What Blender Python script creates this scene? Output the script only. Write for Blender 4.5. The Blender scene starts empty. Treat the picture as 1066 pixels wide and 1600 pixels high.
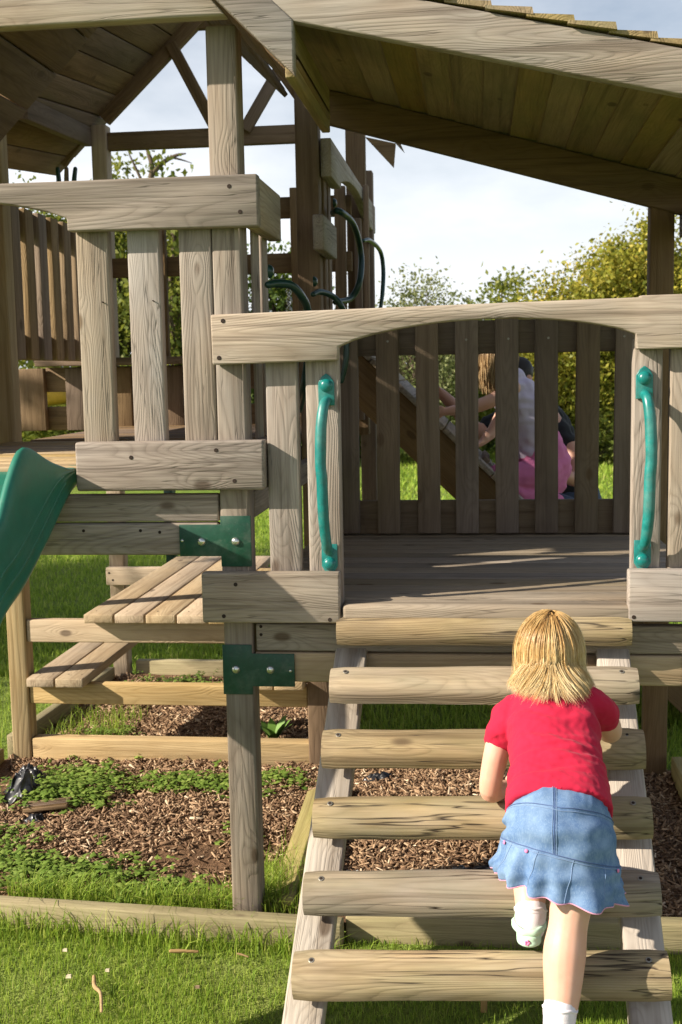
import bpy, bmesh, math, random
import numpy as np
from math import radians, sin, cos, pi, sqrt, atan2
from mathutils import Vector, Matrix, noise as mnoise

random.seed(7); rng = np.random.default_rng(11)
SC = bpy.context.scene
COL = SC.collection

# ------------------------------------------------------------------ camera
FPX = 1835.0                                   # focal length in photograph pixels (1066 x 1600)
PITCH, YAW, ROLL = radians(6.86), radians(6.75), radians(1.09)
CPOS = Vector((0.7786, -3.4607, 1.6642))
_F = Vector((-sin(YAW) * cos(PITCH), cos(YAW) * cos(PITCH), -sin(PITCH)))
_R = Vector((cos(YAW), sin(YAW), 0.0)); _U = _R.cross(_F)
_R, _U = _R * cos(ROLL) - _U * sin(ROLL), _U * cos(ROLL) + _R * sin(ROLL)
cam = bpy.data.cameras.new('camera')
cam.sensor_fit = 'VERTICAL'; cam.sensor_height = 36.0; cam.lens = FPX / 1600 * 36.0
cam.clip_start = 0.05; cam.clip_end = 2000
cam.dof.use_dof = True; cam.dof.focus_distance = 3.1; cam.dof.aperture_fstop = 9.0
camo = bpy.data.objects.new('camera', cam); COL.objects.link(camo)
camo.matrix_world = Matrix((( _R.x, _U.x, -_F.x, CPOS.x), (_R.y, _U.y, -_F.y, CPOS.y), (_R.z, _U.z, -_F.z, CPOS.z), (0, 0, 0, 1)))
SC.camera = camo

def at(x, y, X=None, Y=None, Z=None):
    """photograph pixel -> point on the plane X / Y / Z = const (used to measure real positions)"""
    r = _F + _R * ((x - 533) / FPX) - _U * ((y - 800) / FPX)
    t = (Y - CPOS.y) / r.y if Y is not None else (X - CPOS.x) / r.x if X is not None else (Z - CPOS.z) / r.z
    return CPOS + r * t

# ------------------------------------------------------------------ light
SUN_EL, SUN_AZ = radians(30), radians(66)      # azimuth: degrees left of straight behind the camera side
SUNV = Vector((-sin(SUN_AZ) * cos(SUN_EL), -cos(SUN_AZ) * cos(SUN_EL), sin(SUN_EL)))   # towards the sun
sl = bpy.data.lights.new('sun', 'SUN'); sl.energy = 5.0; sl.angle = radians(0.53); sl.color = (1.0, 0.91, 0.77)
so = bpy.data.objects.new('sun', sl); COL.objects.link(so)
so.rotation_euler = SUNV.to_track_quat('Z', 'Y').to_euler(); so.location = (-3, -3, 6)

W = bpy.data.worlds.new('World'); SC.world = W; W.use_nodes = True
wt = W.node_tree; wt.nodes.clear()
def wn(t, **k):
    n = wt.nodes.new(t)
    for a, b in k.items(): setattr(n, a, b)
    return n
sky = wn('ShaderNodeTexSky', sky_type='NISHITA'); sky.sun_disc = False
sky.sun_elevation = SUN_EL; sky.sun_rotation = atan2(SUNV.x, SUNV.y); sky.air_density = 1.0; sky.dust_density = 1.5
tc = wn('ShaderNodeTexCoord'); mp = wn('ShaderNodeMapping'); mp.inputs['Scale'].default_value = (1.0, 1.0, 2.6)
nz = wn('ShaderNodeTexNoise'); nz.inputs['Scale'].default_value = 2.2; nz.inputs['Detail'].default_value = 7; nz.inputs['Roughness'].default_value = 0.55
rp = wn('ShaderNodeValToRGB'); rp.color_ramp.elements[0].position = 0.42; rp.color_ramp.elements[1].position = 0.66
mx = wn('ShaderNodeMix', data_type='RGBA')
mul = wn('ShaderNodeMath', operation='MULTIPLY'); mul.inputs[1].default_value = 0.5
add = wn('ShaderNodeMath', operation='ADD'); add.inputs[1].default_value = 0.2
bg = wn('ShaderNodeBackground'); bg.inputs['Strength'].default_value = 0.066
ow = wn('ShaderNodeOutputWorld')
L = wt.links.new
L(tc.outputs['Generated'], mp.inputs['Vector']); L(mp.outputs['Vector'], nz.inputs['Vector']); L(nz.outputs['Fac'], rp.inputs['Fac'])
# broken cloud everywhere, thickening into pale haze towards the horizon
sep = wn('ShaderNodeSeparateXYZ'); L(tc.outputs['Generated'], sep.inputs[0])
hz = wn('ShaderNodeMapRange', interpolation_type='SMOOTHSTEP'); hz.inputs[1].default_value = 0.02; hz.inputs[2].default_value = 0.32; hz.inputs[3].default_value = 0.85; hz.inputs[4].default_value = 0.0
L(sep.outputs['Z'], hz.inputs[0])
L(rp.outputs['Color'], mul.inputs[0]); L(mul.outputs[0], add.inputs[0]); L(hz.outputs[0], add.inputs[1]); add.use_clamp = True; L(add.outputs[0], mx.inputs['Factor'])
L(sky.outputs['Color'], mx.inputs['A']); mx.inputs['B'].default_value = (9.9, 10.1, 10.5, 1)
L(mx.outputs['Result'], bg.inputs['Color']); L(bg.outputs['Background'], ow.inputs['Surface'])

SC.view_settings.view_transform = 'Standard'; SC.view_settings.look = 'None'
SC.view_settings.exposure = 0.88; SC.view_settings.gamma = 1.0; SC.view_settings.use_curve_mapping = False
SC.cycles.max_bounces = 8; SC.cycles.diffuse_bounces = 4; SC.cycles.transparent_max_bounces = 8

# ------------------------------------------------------------------ materials
class NB:
    """tiny node builder: m('NodeType', {input: value-or-socket}, out, **props)"""
    def __init__(s, name):
        s.mat = bpy.data.materials.new(name); s.mat.use_nodes = True
        s.t = s.mat.node_tree; s.t.nodes.clear()
    def __call__(s, typ, ins=None, out=0, **props):
        n = s.t.nodes.new('ShaderNode' + typ)
        for k, v in props.items(): setattr(n, k, v)
        for k, v in (ins or {}).items():
            sock = n.inputs[k]
            if isinstance(v, bpy.types.NodeSocket): s.t.links.new(v, sock)
            else: sock.default_value = v
        return n.outputs[out]
    def math(s, op, a, b=0.0, c=0.0, clamp=False):
        return s('Math', {0: a, 1: b, 2: c}, operation=op, use_clamp=clamp)
    def vmul(s, v, k): return s('VectorMath', {0: v, 1: k}, operation='MULTIPLY')
    def mix(s, f, a, b, blend='MIX'):
        n = s.t.nodes.new('ShaderNodeMix'); n.data_type = 'RGBA'; n.blend_type = blend
        for sock, v in ((n.inputs[0], f), (n.inputs[6], a), (n.inputs[7], b)):
            if isinstance(v, bpy.types.NodeSocket): s.t.links.new(v, sock)
            else: sock.default_value = v
        return n.outputs[2]
    def rng(s, v, a, b, c=0.0, d=1.0, smooth=False):
        return s('MapRange', {0: v, 1: a, 2: b, 3: c, 4: d}, interpolation_type='SMOOTHSTEP' if smooth else 'LINEAR')
    def noise(s, vec, scale, detail=2.0, rough=0.5, out=0):
        return s('TexNoise', {'Vector': vec, 'Scale': scale, 'Detail': detail, 'Roughness': rough}, out)
    def finish(s, color, rough=0.7, bump=None, bstr=0.3, bdist=0.01, spec=0.3, **extra):
        ins = {'Base Color': color, 'Roughness': rough, 'Specular IOR Level': spec}
        if bump is not None:
            ins['Normal'] = s('Bump', {'Height': bump, 'Strength': bstr, 'Distance': bdist})
        ins.update(extra)
        b = s('BsdfPrincipled', ins); s('OutputMaterial', {'Surface': b}, 0) if False else None
        o = s.t.nodes.new('ShaderNodeOutputMaterial'); s.t.links.new(b, o.inputs['Surface'])
        return s.mat
c4 = lambda r, g, b: (r, g, b, 1.0)

def wood(name, light, dark, grey=(0.36, 0.34, 0.31), greyness=0.5, green=0.0, knot=(0.10, 0.065, 0.04), cracks=0.0, contrast=1.0, stretch=1.0):
    m = NB(name)
    oi = m('ObjectInfo', out='Random'); co = m('TexCoord', out='Object')
    off = m('CombineXYZ', {0: m.math('MULTIPLY', oi, 41.0), 1: m.math('MULTIPLY', oi, 17.3), 2: m.math('MULTIPLY', oi, 73.1)})
    v = m('VectorMath', {0: co, 1: off}, operation='ADD')
    # knots
    kv = m.vmul(v, (4.2 * stretch, 8.0, 8.0))
    vor = m.t.nodes.new('ShaderNodeTexVoronoi'); vor.inputs['Scale'].default_value = 1.0
    m.t.links.new(kv, vor.inputs['Vector'])
    gate = m.math('GREATER_THAN', m('SeparateColor', {0: vor.outputs['Color']}, 0), 0.42)
    kd = vor.outputs['Distance']
    kw = m.math('MULTIPLY', m.rng(kd, 0.0, 0.45, 1.0, 0.0, True), gate)
    # growth rings: contour lines of a stretched noise that swell round the knots
    n1 = m.noise(m.vmul(v, (0.75 * stretch, 8.0, 8.0)), 1.0, 1.6, 0.38)
    fld = m.math('ADD', m.math('MULTIPLY', n1, m.rng(m.math('FRACT', m.math('MULTIPLY', oi, 3.77)), 0, 1, 20.0, 46.0)), m.math('MULTIPLY', kw, 2.6))
    ring = m.math('PINGPONG', fld, 0.5)
    late = m.math('POWER', m.math('MULTIPLY', ring, 2.0), 2.2)
    fib = m.noise(m.vmul(v, (5.0, 170.0, 170.0)), 1.0, 2.0, 0.6)
    blot = m.noise(m.vmul(v, (2.2, 6.0, 6.0)), 1.0, 3.0, 0.6)
    tone = m.math('MULTIPLY', oi, 1.0)
    a = m.mix(m.math('MULTIPLY', late, m.rng(m.math('FRACT', m.math('MULTIPLY', oi, 5.13)), 0, 1, 0.16 * contrast, 0.50 * contrast), clamp=True), c4(*light), c4(*dark))
    a = m.mix(m.math('MULTIPLY', m.rng(fib, 0.40, 0.70), 0.55 * contrast), a, c4(*dark))
    g = m.math('MULTIPLY', m.math('MULTIPLY', m.rng(blot, 0.3, 0.65), m.rng(m.math('FRACT', m.math('MULTIPLY', oi, 11.7)), 0, 1, 0.55, 1.35)), greyness, clamp=True)
    gl = m.mix(m.math('MULTIPLY', late, 0.45), c4(*grey), c4(grey[0] * .55, grey[1] * .54, grey[2] * .52))
    a = m.mix(g, a, gl)
    if green > 0:
        gn = m.noise(m.vmul(v, (3.0, 9.0, 9.0)), 1.0, 4.0, 0.6)
        a = m.mix(m.math('MULTIPLY', m.rng(gn, 0.38, 0.68), green), a, c4(0.15, 0.16, 0.055))
    stn = m.noise(m.vmul(v, (0.9, 34.0, 34.0)), 1.0, 3.0, 0.6)
    a = m.mix(m.math('MULTIPLY', m.rng(stn, 0.50, 0.70), 0.62), a, c4(dark[0] * .62, dark[1] * .62, dark[2] * .62))
    wsh = m.noise(m.vmul(v, (1.6, 5.0, 5.0)), 1.0, 4.0, 0.65)
    a = m.mix(m.math('MULTIPLY', m.rng(wsh, 0.46, 0.72), 0.48), a, c4(dark[0] * .8, dark[1] * .82, dark[2] * .85))
    kc = m.math('MULTIPLY', m.rng(kd, 0.08, 0.16, 1.0, 0.0, True), gate)
    a = m.mix(m.math('MULTIPLY', kc, 0.8), a, c4(*knot))
    hsv = m('HueSaturation', {'Color': a, 'Hue': m.rng(oi, 0, 1, .493, .506), 'Saturation': m.rng(oi, 0, 1, .78, 1.2), 'Value': m.rng(m.math('FRACT', m.math('MULTIPLY', oi, 7.31)), 0, 1, .86, 1.2)})
    a = hsv
    h = m.math('ADD', m.math('MULTIPLY', late, -0.5), m.math('MULTIPLY', fib, -0.7))
    if cracks > 0:
        cn = m.noise(m.vmul(v, (1.1, 26.0, 26.0)), 1.0, 3.0, 0.55)
        cr = m.math('MULTIPLY', m.rng(m.math('ABSOLUTE', m.math('SUBTRACT', cn, 0.5)), 0.0, 0.010 + 0.008 * cracks, 1.0, 0.0), cracks)
        msk = m.rng(m.noise(m.vmul(v, (2.0, 4.0, 4.0)), 1.0, 1.0), 0.40, 0.55)
        cr = m.math('MULTIPLY', cr, msk)
        a = m.mix(cr, a, c4(0.035, 0.025, 0.018)); h = m.math('SUBTRACT', h, m.math('MULTIPLY', cr, 3.0))
    return m.finish(a, 0.78, h, 0.35, 0.004, 0.2)

def plain(name, col, rough=0.5, spec=0.4, nscale=40, namp=0.12, metal=0.0, bstr=0.08, coat=0.0, dirt=0.0):
    m = NB(name)
    co = m('TexCoord', out='Object')
    n = m.noise(co, nscale, 4.0, 0.6); n2 = m.noise(co, nscale * 0.13, 3.0, 0.6)
    v = m.math('ADD', m.rng(n, .3, .7, 1 - namp, 1 + namp), m.rng(n2, .3, .7, -namp, namp))
    col_s = m('VectorMath', {0: col, 'Scale': v}, operation='SCALE')
    rr = m.rng(n2, .3, .7, rough - .08, rough + .1)
    if dirt > 0:                                   # dusty film, scuffs and fine scratches
        d1 = m.noise(co, 9.0, 5.0, .7); d2 = m.noise(m.vmul(co, (14.0, 140.0, 30.0)), 1.0, 3.0, .6); d3 = m.noise(co, 160.0, 2.0, .6)
        f = m.math('ADD', m.rng(d1, .48, .78, 0, dirt), m.math('ADD', m.rng(d2, .62, .75, 0, dirt * .6), m.rng(d3, .66, .8, 0, dirt * .7)), clamp=True)
        col_s = m.mix(f, col_s, c4(.30, .29, .24)); rr = m.math('ADD', rr, m.math('MULTIPLY', f, .5), clamp=True)
    return m.finish(col_s, rr, n, bstr, 0.003, spec, **{'Metallic': metal, 'Coat Weight': coat})

def tinted(name, stops, rough=0.6, trans=0.0, transcol=None, spec=0.2, attr='tint'):
    """colour taken from a per-piece random attribute; optional leaf translucency"""
    m = NB(name)
    t = m('Attribute', out='Fac', attribute_name=attr)
    cr = m.t.nodes.new('ShaderNodeValToRGB'); cr.color_ramp.interpolation = 'LINEAR'
    el = cr.color_ramp.elements
    while len(el) < len(stops): el.new(0.5)
    for e, (p, c) in zip(el, stops): e.position = p; e.color = c4(*c)
    m.t.links.new(t, cr.inputs['Fac'])
    p = m('BsdfPrincipled', {'Base Color': cr.outputs['Color'], 'Roughness': rough, 'Specular IOR Level': spec})
    out = m.t.nodes.new('ShaderNodeOutputMaterial')
    if trans > 0:
        tl = m('BsdfTranslucent', {'Color': m.mix(0.5, cr.outputs['Color'], c4(*(transcol or (0.3, 0.4, 0.05))))})
        p = m('MixShader', {0: trans, 1: p, 2: tl})
    m.t.links.new(p, out.inputs['Surface'])
    return m.mat

M = {}
M['wood']   = wood('weathered_pine', (0.375, 0.305, 0.235), (0.175, 0.128, 0.092), grey=(0.325, 0.297, 0.265), greyness=0.68, cracks=0.4)
M['pale']   = wood('bleached_pine', (0.54, 0.465, 0.37), (0.32, 0.25, 0.185), grey=(0.47, 0.43, 0.385), greyness=0.6, cracks=0.3, contrast=0.7)
M['mid']    = wood('fence_pine', (0.31, 0.22, 0.135), (0.16, 0.105, 0.06), grey=(0.26, 0.20, 0.14), greyness=0.4)
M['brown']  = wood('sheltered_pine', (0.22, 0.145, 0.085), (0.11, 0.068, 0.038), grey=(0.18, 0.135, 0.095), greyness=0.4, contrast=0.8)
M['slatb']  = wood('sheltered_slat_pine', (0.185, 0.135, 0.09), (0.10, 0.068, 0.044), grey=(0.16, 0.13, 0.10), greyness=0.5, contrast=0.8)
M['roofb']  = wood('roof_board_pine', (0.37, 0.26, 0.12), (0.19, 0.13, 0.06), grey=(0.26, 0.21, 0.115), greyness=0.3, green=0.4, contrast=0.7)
M['pine']   = wood('picnic_pine', (0.52, 0.385, 0.225), (0.33, 0.215, 0.11), grey=(0.42, 0.35, 0.25), greyness=0.4, contrast=0.7)
M['rung']   = wood('rung_pine', (0.47, 0.345, 0.20), (0.17, 0.112, 0.058), grey=(0.34, 0.295, 0.225), greyness=0.7, green=0.36, cracks=1.0, stretch=0.8)
M['sill']   = wood('damp_sill_pine', (0.40, 0.33, 0.17), (0.24, 0.18, 0.09), grey=(0.32, 0.28, 0.18), greyness=0.4, green=0.4)
M['deck']   = wood('worn_deck_pine', (0.34, 0.265, 0.185), (0.19, 0.145, 0.10), grey=(0.30, 0.255, 0.20), greyness=0.7, cracks=0.5, contrast=0.8)
M['iron']   = plain('green_bracket_paint', (0.006, 0.055, 0.03), 0.42, 0.45, 60, 0.15, dirt=.22)
M['grip']   = plain('teal_grip_plastic', (0.006, 0.165, 0.15), 0.34, 0.5, 50, 0.22, dirt=.22)
M['gripdk'] = plain('dark_green_grip_plastic', (0.005, 0.035, 0.024), 0.35, 0.5, 50, 0.10)
M['bolt']   = plain('zinc_bolt', (0.62, 0.62, 0.58), 0.28, 0.5, 80, 0.08, metal=0.9)
M['screw']  = plain('rusty_screw_hole', (0.035, 0.024, 0.018), 0.8, 0.2)
M['steel']  = plain('screw_steel', (0.28, 0.26, 0.22), 0.45, 0.5, 80, 0.1, metal=0.7)
M['slide']  = plain('green_slide_plastic', (0.018, 0.150, 0.102), 0.38, 0.45, 30, 0.10, dirt=.09)
M['bag']    = plain('black_plastic_bag', (0.022, 0.022, 0.026), 0.33, 0.5, 30, 0.2)
M['yellow'] = plain('yellow_plastic', (0.55, 0.34, 0.03), 0.5, 0.4)

# ------------------------------------------------------------------ object helpers
WM = {}                                        # world matrices by object
def link(o, parent=None, mat=None):
    COL.objects.link(o)
    if mat is not None: o.matrix_basis = mat
    WM[o.name] = o.matrix_basis.copy()
    if parent is not None:
        o.parent = parent
        o.matrix_parent_inverse = WM[parent.name].inverted()
    return o
def tag(o, label=None, cat=None, group=None, kind=None):
    for k, v in (('label', label), ('category', cat), ('group', group), ('kind', kind)):
        if v: o[k] = v
    return o
def thing(name, loc, label, cat, group=None):
    o = bpy.data.objects.new(name, None); o.empty_display_size = 0.1
    link(o, None, Matrix.Translation(Vector(loc)))
    return tag(o, label, cat, group)
def mesh_obj(name, verts, faces, mat, parent=None, smooth=False, matrix=None):
    me = bpy.data.meshes.new(name); me.from_pydata([tuple(v) for v in verts], [], faces); me.update()
    if smooth: me.polygons.foreach_set('use_smooth', [True] * len(me.polygons))
    me.materials.append(mat)
    return link(bpy.data.objects.new(name, me), parent, matrix)

_cache = {}
def box_mesh(l, t, w, bev, mat, segs=2):
    key = (round(l, 3), round(t, 3), round(w, 3), round(bev, 4), mat.name, segs)
    if key in _cache: return _cache[key]
    bm = bmesh.new(); bmesh.ops.create_cube(bm, size=1.0)
    bmesh.ops.scale(bm, vec=(l, t, w), verts=bm.verts)
    if bev > 0:
        bmesh.ops.bevel(bm, geom=bm.edges[:], offset=bev, segments=segs, profile=0.5, affect='EDGES')
    me = bpy.data.meshes.new('board'); bm.to_mesh(me); bm.free()
    if bev > 0:
        me.polygons.foreach_set('use_smooth', [True] * len(me.polygons))
        try: me.set_sharp_from_angle(angle=radians(50))
        except Exception: pass
    me.materials.append(mat); _cache[key] = me
    return me
def board(name, parent, p0, p1, width, thick, mat, up=(0, 0, 1), bev=0.005, segs=2, jit=0.0):
    """timber from p0 to p1 (centre line); 'width' along up, 'thick' across; grain along its length"""
    p0, p1 = Vector(p0), Vector(p1); x = (p1 - p0); l = x.length; x.normalize()
    up = Vector(up)
    if abs(x.dot(up.normalized())) > 0.98: up = Vector((1, 0, 0))
    y = up.cross(x).normalized(); z = x.cross(y)
    o = bpy.data.objects.new(name, box_mesh(l, thick, width, bev, mat, segs))
    m = Matrix(((x.x, y.x, z.x, 0), (x.y, y.y, z.y, 0), (x.z, y.z, z.z, 0), (0, 0, 0, 1)))
    if jit: m = Matrix.Rotation(random.gauss(0, jit), 4, 'Y') @ m @ Matrix.Rotation(random.gauss(0, jit), 4, 'X')
    m = Matrix.Translation((p0 + p1) / 2) @ m
    return link(o, parent, m)
def bx(name, parent, x0, x1, y0, y1, z0, z1, mat, bev=0.005, segs=2, jit=0.0):
    """axis-aligned timber, grain along its longest side"""
    d = (x1 - x0, y1 - y0, z1 - z0); cx, cy, cz = (x0 + x1) / 2, (y0 + y1) / 2, (z0 + z1) / 2
    a = max(range(3), key=lambda i: d[i])
    if a == 0: return board(name, parent, (x0, cy, cz), (x1, cy, cz), d[2], d[1], mat, (0, 0, 1), bev, segs, jit)
    if a == 1: return board(name, parent, (cx, y0, cz), (cx, y1, cz), d[2], d[0], mat, (0, 0, 1), bev, segs, jit)
    return board(name, parent, (cx, cy, z0), (cx, cy, z1), d[0], d[1], mat, (1, 0, 0), bev, segs, jit)
def prism(name, parent, pts, y0, y1, mat, bev=0.005, smooth=True):
    """X-Z outline extruded in Y, grain along X; origin at its middle"""
    cx = sum(p[0] for p in pts) / len(pts); cz = sum(p[1] for p in pts) / len(pts); cy = (y0 + y1) / 2
    bm = bmesh.new()
    vs = [bm.verts.new((p[0] - cx, y0 - cy, p[1] - cz)) for p in pts]
    f = bm.faces.new(vs); r = bmesh.ops.extrude_face_region(bm, geom=[f])
    bmesh.ops.translate(bm, verts=[v for v in r['geom'] if isinstance(v, bmesh.types.BMVert)], vec=(0, y1 - y0, 0))
    bmesh.ops.recalc_face_normals(bm, faces=bm.faces)
    if bev > 0:
        ed = [e for e in bm.edges if e.is_manifold and e.calc_face_angle(0) > radians(35)]
        bmesh.ops.bevel(bm, geom=ed, offset=bev, segments=2, profile=0.5, affect='EDGES')
    me = bpy.data.meshes.new(name); bm.to_mesh(me); bm.free()
    me.polygons.foreach_set('use_smooth', [True] * len(me.polygons))
    try: me.set_sharp_from_angle(angle=radians(50))
    except Exception: pass
    me.materials.append(mat)
    return link(bpy.data.objects.new(name, me), parent, Matrix.Translation((cx, cy, cz)))

def fastmesh(name, V, loops, starts, totals, mat, tint=None, smooth=False, kind=None, label=None, cat=None, parent=None):
    me = bpy.data.meshes.new(name)
    me.vertices.add(len(V)); me.vertices.foreach_set('co', np.asarray(V, np.float32).ravel())
    me.loops.add(len(loops)); me.loops.foreach_set('vertex_index', np.asarray(loops, np.int32))
    me.polygons.add(len(starts)); me.polygons.foreach_set('loop_start', np.asarray(starts, np.int32))
    me.polygons.foreach_set('loop_total', np.asarray(totals, np.int32))
    if smooth: me.polygons.foreach_set('use_smooth', np.ones(len(starts), bool))
    if tint is not None:
        at_ = me.attributes.new('tint', 'FLOAT', 'POINT'); at_.data.foreach_set('value', np.asarray(tint, np.float32))
    me.update(calc_edges=True); me.materials.append(mat)
    o = link(bpy.data.objects.new(name, me), parent)
    return tag(o, label, cat, None, kind)
def quads_mesh(name, V, per, quads, mat, tint, **k):
    """V: (n*per,3); quads: index list within one piece (tuples of 3 or 4)"""
    n = len(V) // per
    lt = np.array([len(q) for q in quads]); flat = np.concatenate([np.array(q) for q in quads])
    loops = (np.arange(n)[:, None] * per + flat[None, :]).ravel()
    totals = np.tile(lt, n); starts = np.concatenate([[0], np.cumsum(totals)[:-1]])
    return fastmesh(name, V, loops, starts, totals, mat, np.repeat(tint, per), **k)

# tubes / lofts -----------------------------------------------------------------
def catmull(P, n):
    P = [np.array(p, float) for p in P]; out = []
    Q = [2 * P[0] - P[1]] + P + [2 * P[-1] - P[-2]]
    for i in range(1, len(Q) - 2):
        for k in range(n):
            t = k / n; a, b, c, d = Q[i - 1], Q[i], Q[i + 1], Q[i + 2]
            out.append(0.5 * ((2 * b) + (c - a) * t + (2 * a - 5 * b + 4 * c - d) * t * t + (3 * b - a - 3 * c + d) * t ** 3))
    out.append(P[-1]); return np.array(out)
def tube(path, rad, seg=12, sub=5, cap=True, flat=1.0, flatdir=None):
    """smooth tube through path with radii; returns verts, faces"""
    PR = catmull([list(p) + [r] for p, r in zip(path, rad)], sub) if sub > 0 else np.array([list(p) + [r] for p, r in zip(path, rad)])
    P, R = PR[:, :3], np.maximum(PR[:, 3], 1e-5)
    if cap:                                    # rounded ends
        a = P[0] - P[1]; a /= np.linalg.norm(a) + 1e-9; b = P[-1] - P[-2]; b /= np.linalg.norm(b) + 1e-9
        hd = [(P[0] + a * R[0] * s, R[0] * c) for s, c in ((0.95, 0.3), (0.75, 0.66), (0.4, 0.92))]
        tl = [(P[-1] + b * R[-1] * s, R[-1] * c) for s, c in ((0.4, 0.92), (0.75, 0.66), (0.95, 0.3))]
        P = np.array([h[0] for h in hd] + list(P) + [h[0] for h in tl]); R = np.array([h[1] for h in hd] + list(R) + [h[1] for h in tl])
    T = np.gradient(P, axis=0); T /= np.linalg.norm(T, axis=1)[:, None] + 1e-9
    ref = np.array(flatdir if flatdir is not None else ((0, 0, 1) if abs(T[0][2]) < 0.9 else (1, 0, 0)), float)
    V = []; n0 = ref - T[0] * (ref @ T[0]); n0 /= np.linalg.norm(n0)
    for i in range(len(P)):
        n0 = n0 - T[i] * (n0 @ T[i]); n0 /= np.linalg.norm(n0) + 1e-9; b0 = np.cross(T[i], n0)
        for k in range(seg):
            th = 2 * pi * k / seg
            V.append(P[i] + R[i] * (cos(th) * n0 * flat + sin(th) * b0))
    F = []
    for i in range(len(P) - 1):
        for k in range(seg):
            k2 = (k + 1) % seg
            F.append((i * seg + k, i * seg + k2, (i + 1) * seg + k2, (i + 1) * seg + k))
    F.append(tuple(range(seg - 1, -1, -1))); F.append(tuple((len(P) - 1) * seg + k for k in range(seg)))
    return [tuple(v) for v in V], F
def ball(c, r, seg=16, rings=10, rot=None):
    r = r if hasattr(r, '__len__') else (r, r, r); V = []; F = []
    for i in range(rings + 1):
        ph = pi * i / rings
        for k in range(seg):
            th = 2 * pi * k / seg
            p = Vector((r[0] * sin(ph) * cos(th), r[1] * sin(ph) * sin(th), r[2] * cos(ph)))
            if rot is not None: p = rot @ p
            V.append(tuple(Vector(c) + p))
    for i in range(rings):
        for k in range(seg):
            F.append((i * seg + k, (i + 1) * seg + k, (i + 1) * seg + (k + 1) % seg, i * seg + (k + 1) % seg))
    return V, F
def joinvf(parts):
    V = []; F = []
    for v, f in parts:
        b = len(V); V += v; F += [tuple(i + b for i in q) for q in f]
    return V, F
def tube_obj(name, parent, path, rad, mat, seg=12, sub=5, flat=1.0, flatdir=None):
    v, f = tube(path, rad, seg, sub, True, flat, flatdir)
    return mesh_obj(name, v, f, mat, parent, True)
def fuse(name, parts, voxel, mat, parent, smooth_it=4, fac=0.5, deform=None):
    """join closed shapes into one continuous skin (voxel union), smooth it"""
    V, F = joinvf(parts)
    me = bpy.data.meshes.new(name + '_src'); me.from_pydata(V, [], F); me.update()
    bm = bmesh.new(); bm.from_mesh(me); bmesh.ops.remove_doubles(bm, verts=bm.verts, dist=1e-5)
    bmesh.ops.recalc_face_normals(bm, faces=bm.faces); bm.to_mesh(me); bm.free()
    t = bpy.data.objects.new(name + '_src', me); COL.objects.link(t)
    r = t.modifiers.new('r', 'REMESH'); r.mode = 'VOXEL'; r.voxel_size = voxel; r.use_smooth_shade = True
    s = t.modifiers.new('s', 'SMOOTH'); s.factor = fac; s.iterations = smooth_it
    dg = bpy.context.evaluated_depsgraph_get(); dg.update()
    out = bpy.data.meshes.new_from_object(t.evaluated_get(dg))
    bpy.data.objects.remove(t); bpy.data.meshes.remove(me); out.name = name
    if deform is not None:
        n = len(out.vertices); co = np.empty(n * 3, np.float32); out.vertices.foreach_get('co', co)
        no = np.empty(n * 3, np.float32); out.vertices.foreach_get('normal', no)
        out.vertices.foreach_set('co', deform(co.reshape(-1, 3), no.reshape(-1, 3)).astype(np.float32).ravel())
    out.polygons.foreach_set('use_smooth', [True] * len(out.polygons)); out.update()
    out.materials.clear(); out.materials.append(mat)
    return link(bpy.data.objects.new(name, out), parent)
def disc_obj(name, parent, c, nrm, r, h, mat, seg=10, dome=0.0):
    """short bolt head / screw: disc with optional dome"""
    key = ('disc', round(r, 4), round(h, 4), mat.name, seg, dome)
    if key not in _cache:
        V = []; F = []; prof = [(r, 0), (r, h * 0.5), (r * 0.85, h)] if dome == 0 else [(r * 1.05, 0), (r, h * .25), (r * .8, h * .68), (r * .45, h * .95)]
        for pr, z in prof: V += [(pr * cos(2 * pi * k / seg), pr * sin(2 * pi * k / seg), z) for k in range(seg)]
        for i in range(len(prof) - 1):
            for k in range(seg): F.append((i * seg + k, i * seg + (k + 1) % seg, (i + 1) * seg + (k + 1) % seg, (i + 1) * seg + k))
        F.append(tuple((len(prof) - 1) * seg + k for k in range(seg)))
        me = bpy.data.meshes.new(name); me.from_pydata(V, [], F); me.update(); me.materials.append(mat)
        me.polygons.foreach_set('use_smooth', [dome > 0] * len(me.polygons)); _cache[key] = me
    q = Vector(nrm).to_track_quat('Z', 'Y').to_matrix().to_4x4()
    return link(bpy.data.objects.new(name, _cache[key]), parent, Matrix.Translation(Vector(c)) @ q)
def screws(parent, pts, y, r=0.0065):
    for x, z in pts: disc_obj('screw', parent, (x, y, z), (0, -1, 0), r, 0.0012, M['screw'], 10)

# ================================================================== THE SETTING
GZ = -0.08                                      # lawn level
def fbm(x, y, s, seed=0.0): return mnoise.fractal(Vector((x * s + seed, y * s - seed, seed)), 1.0, 2.0, 4)

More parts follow.
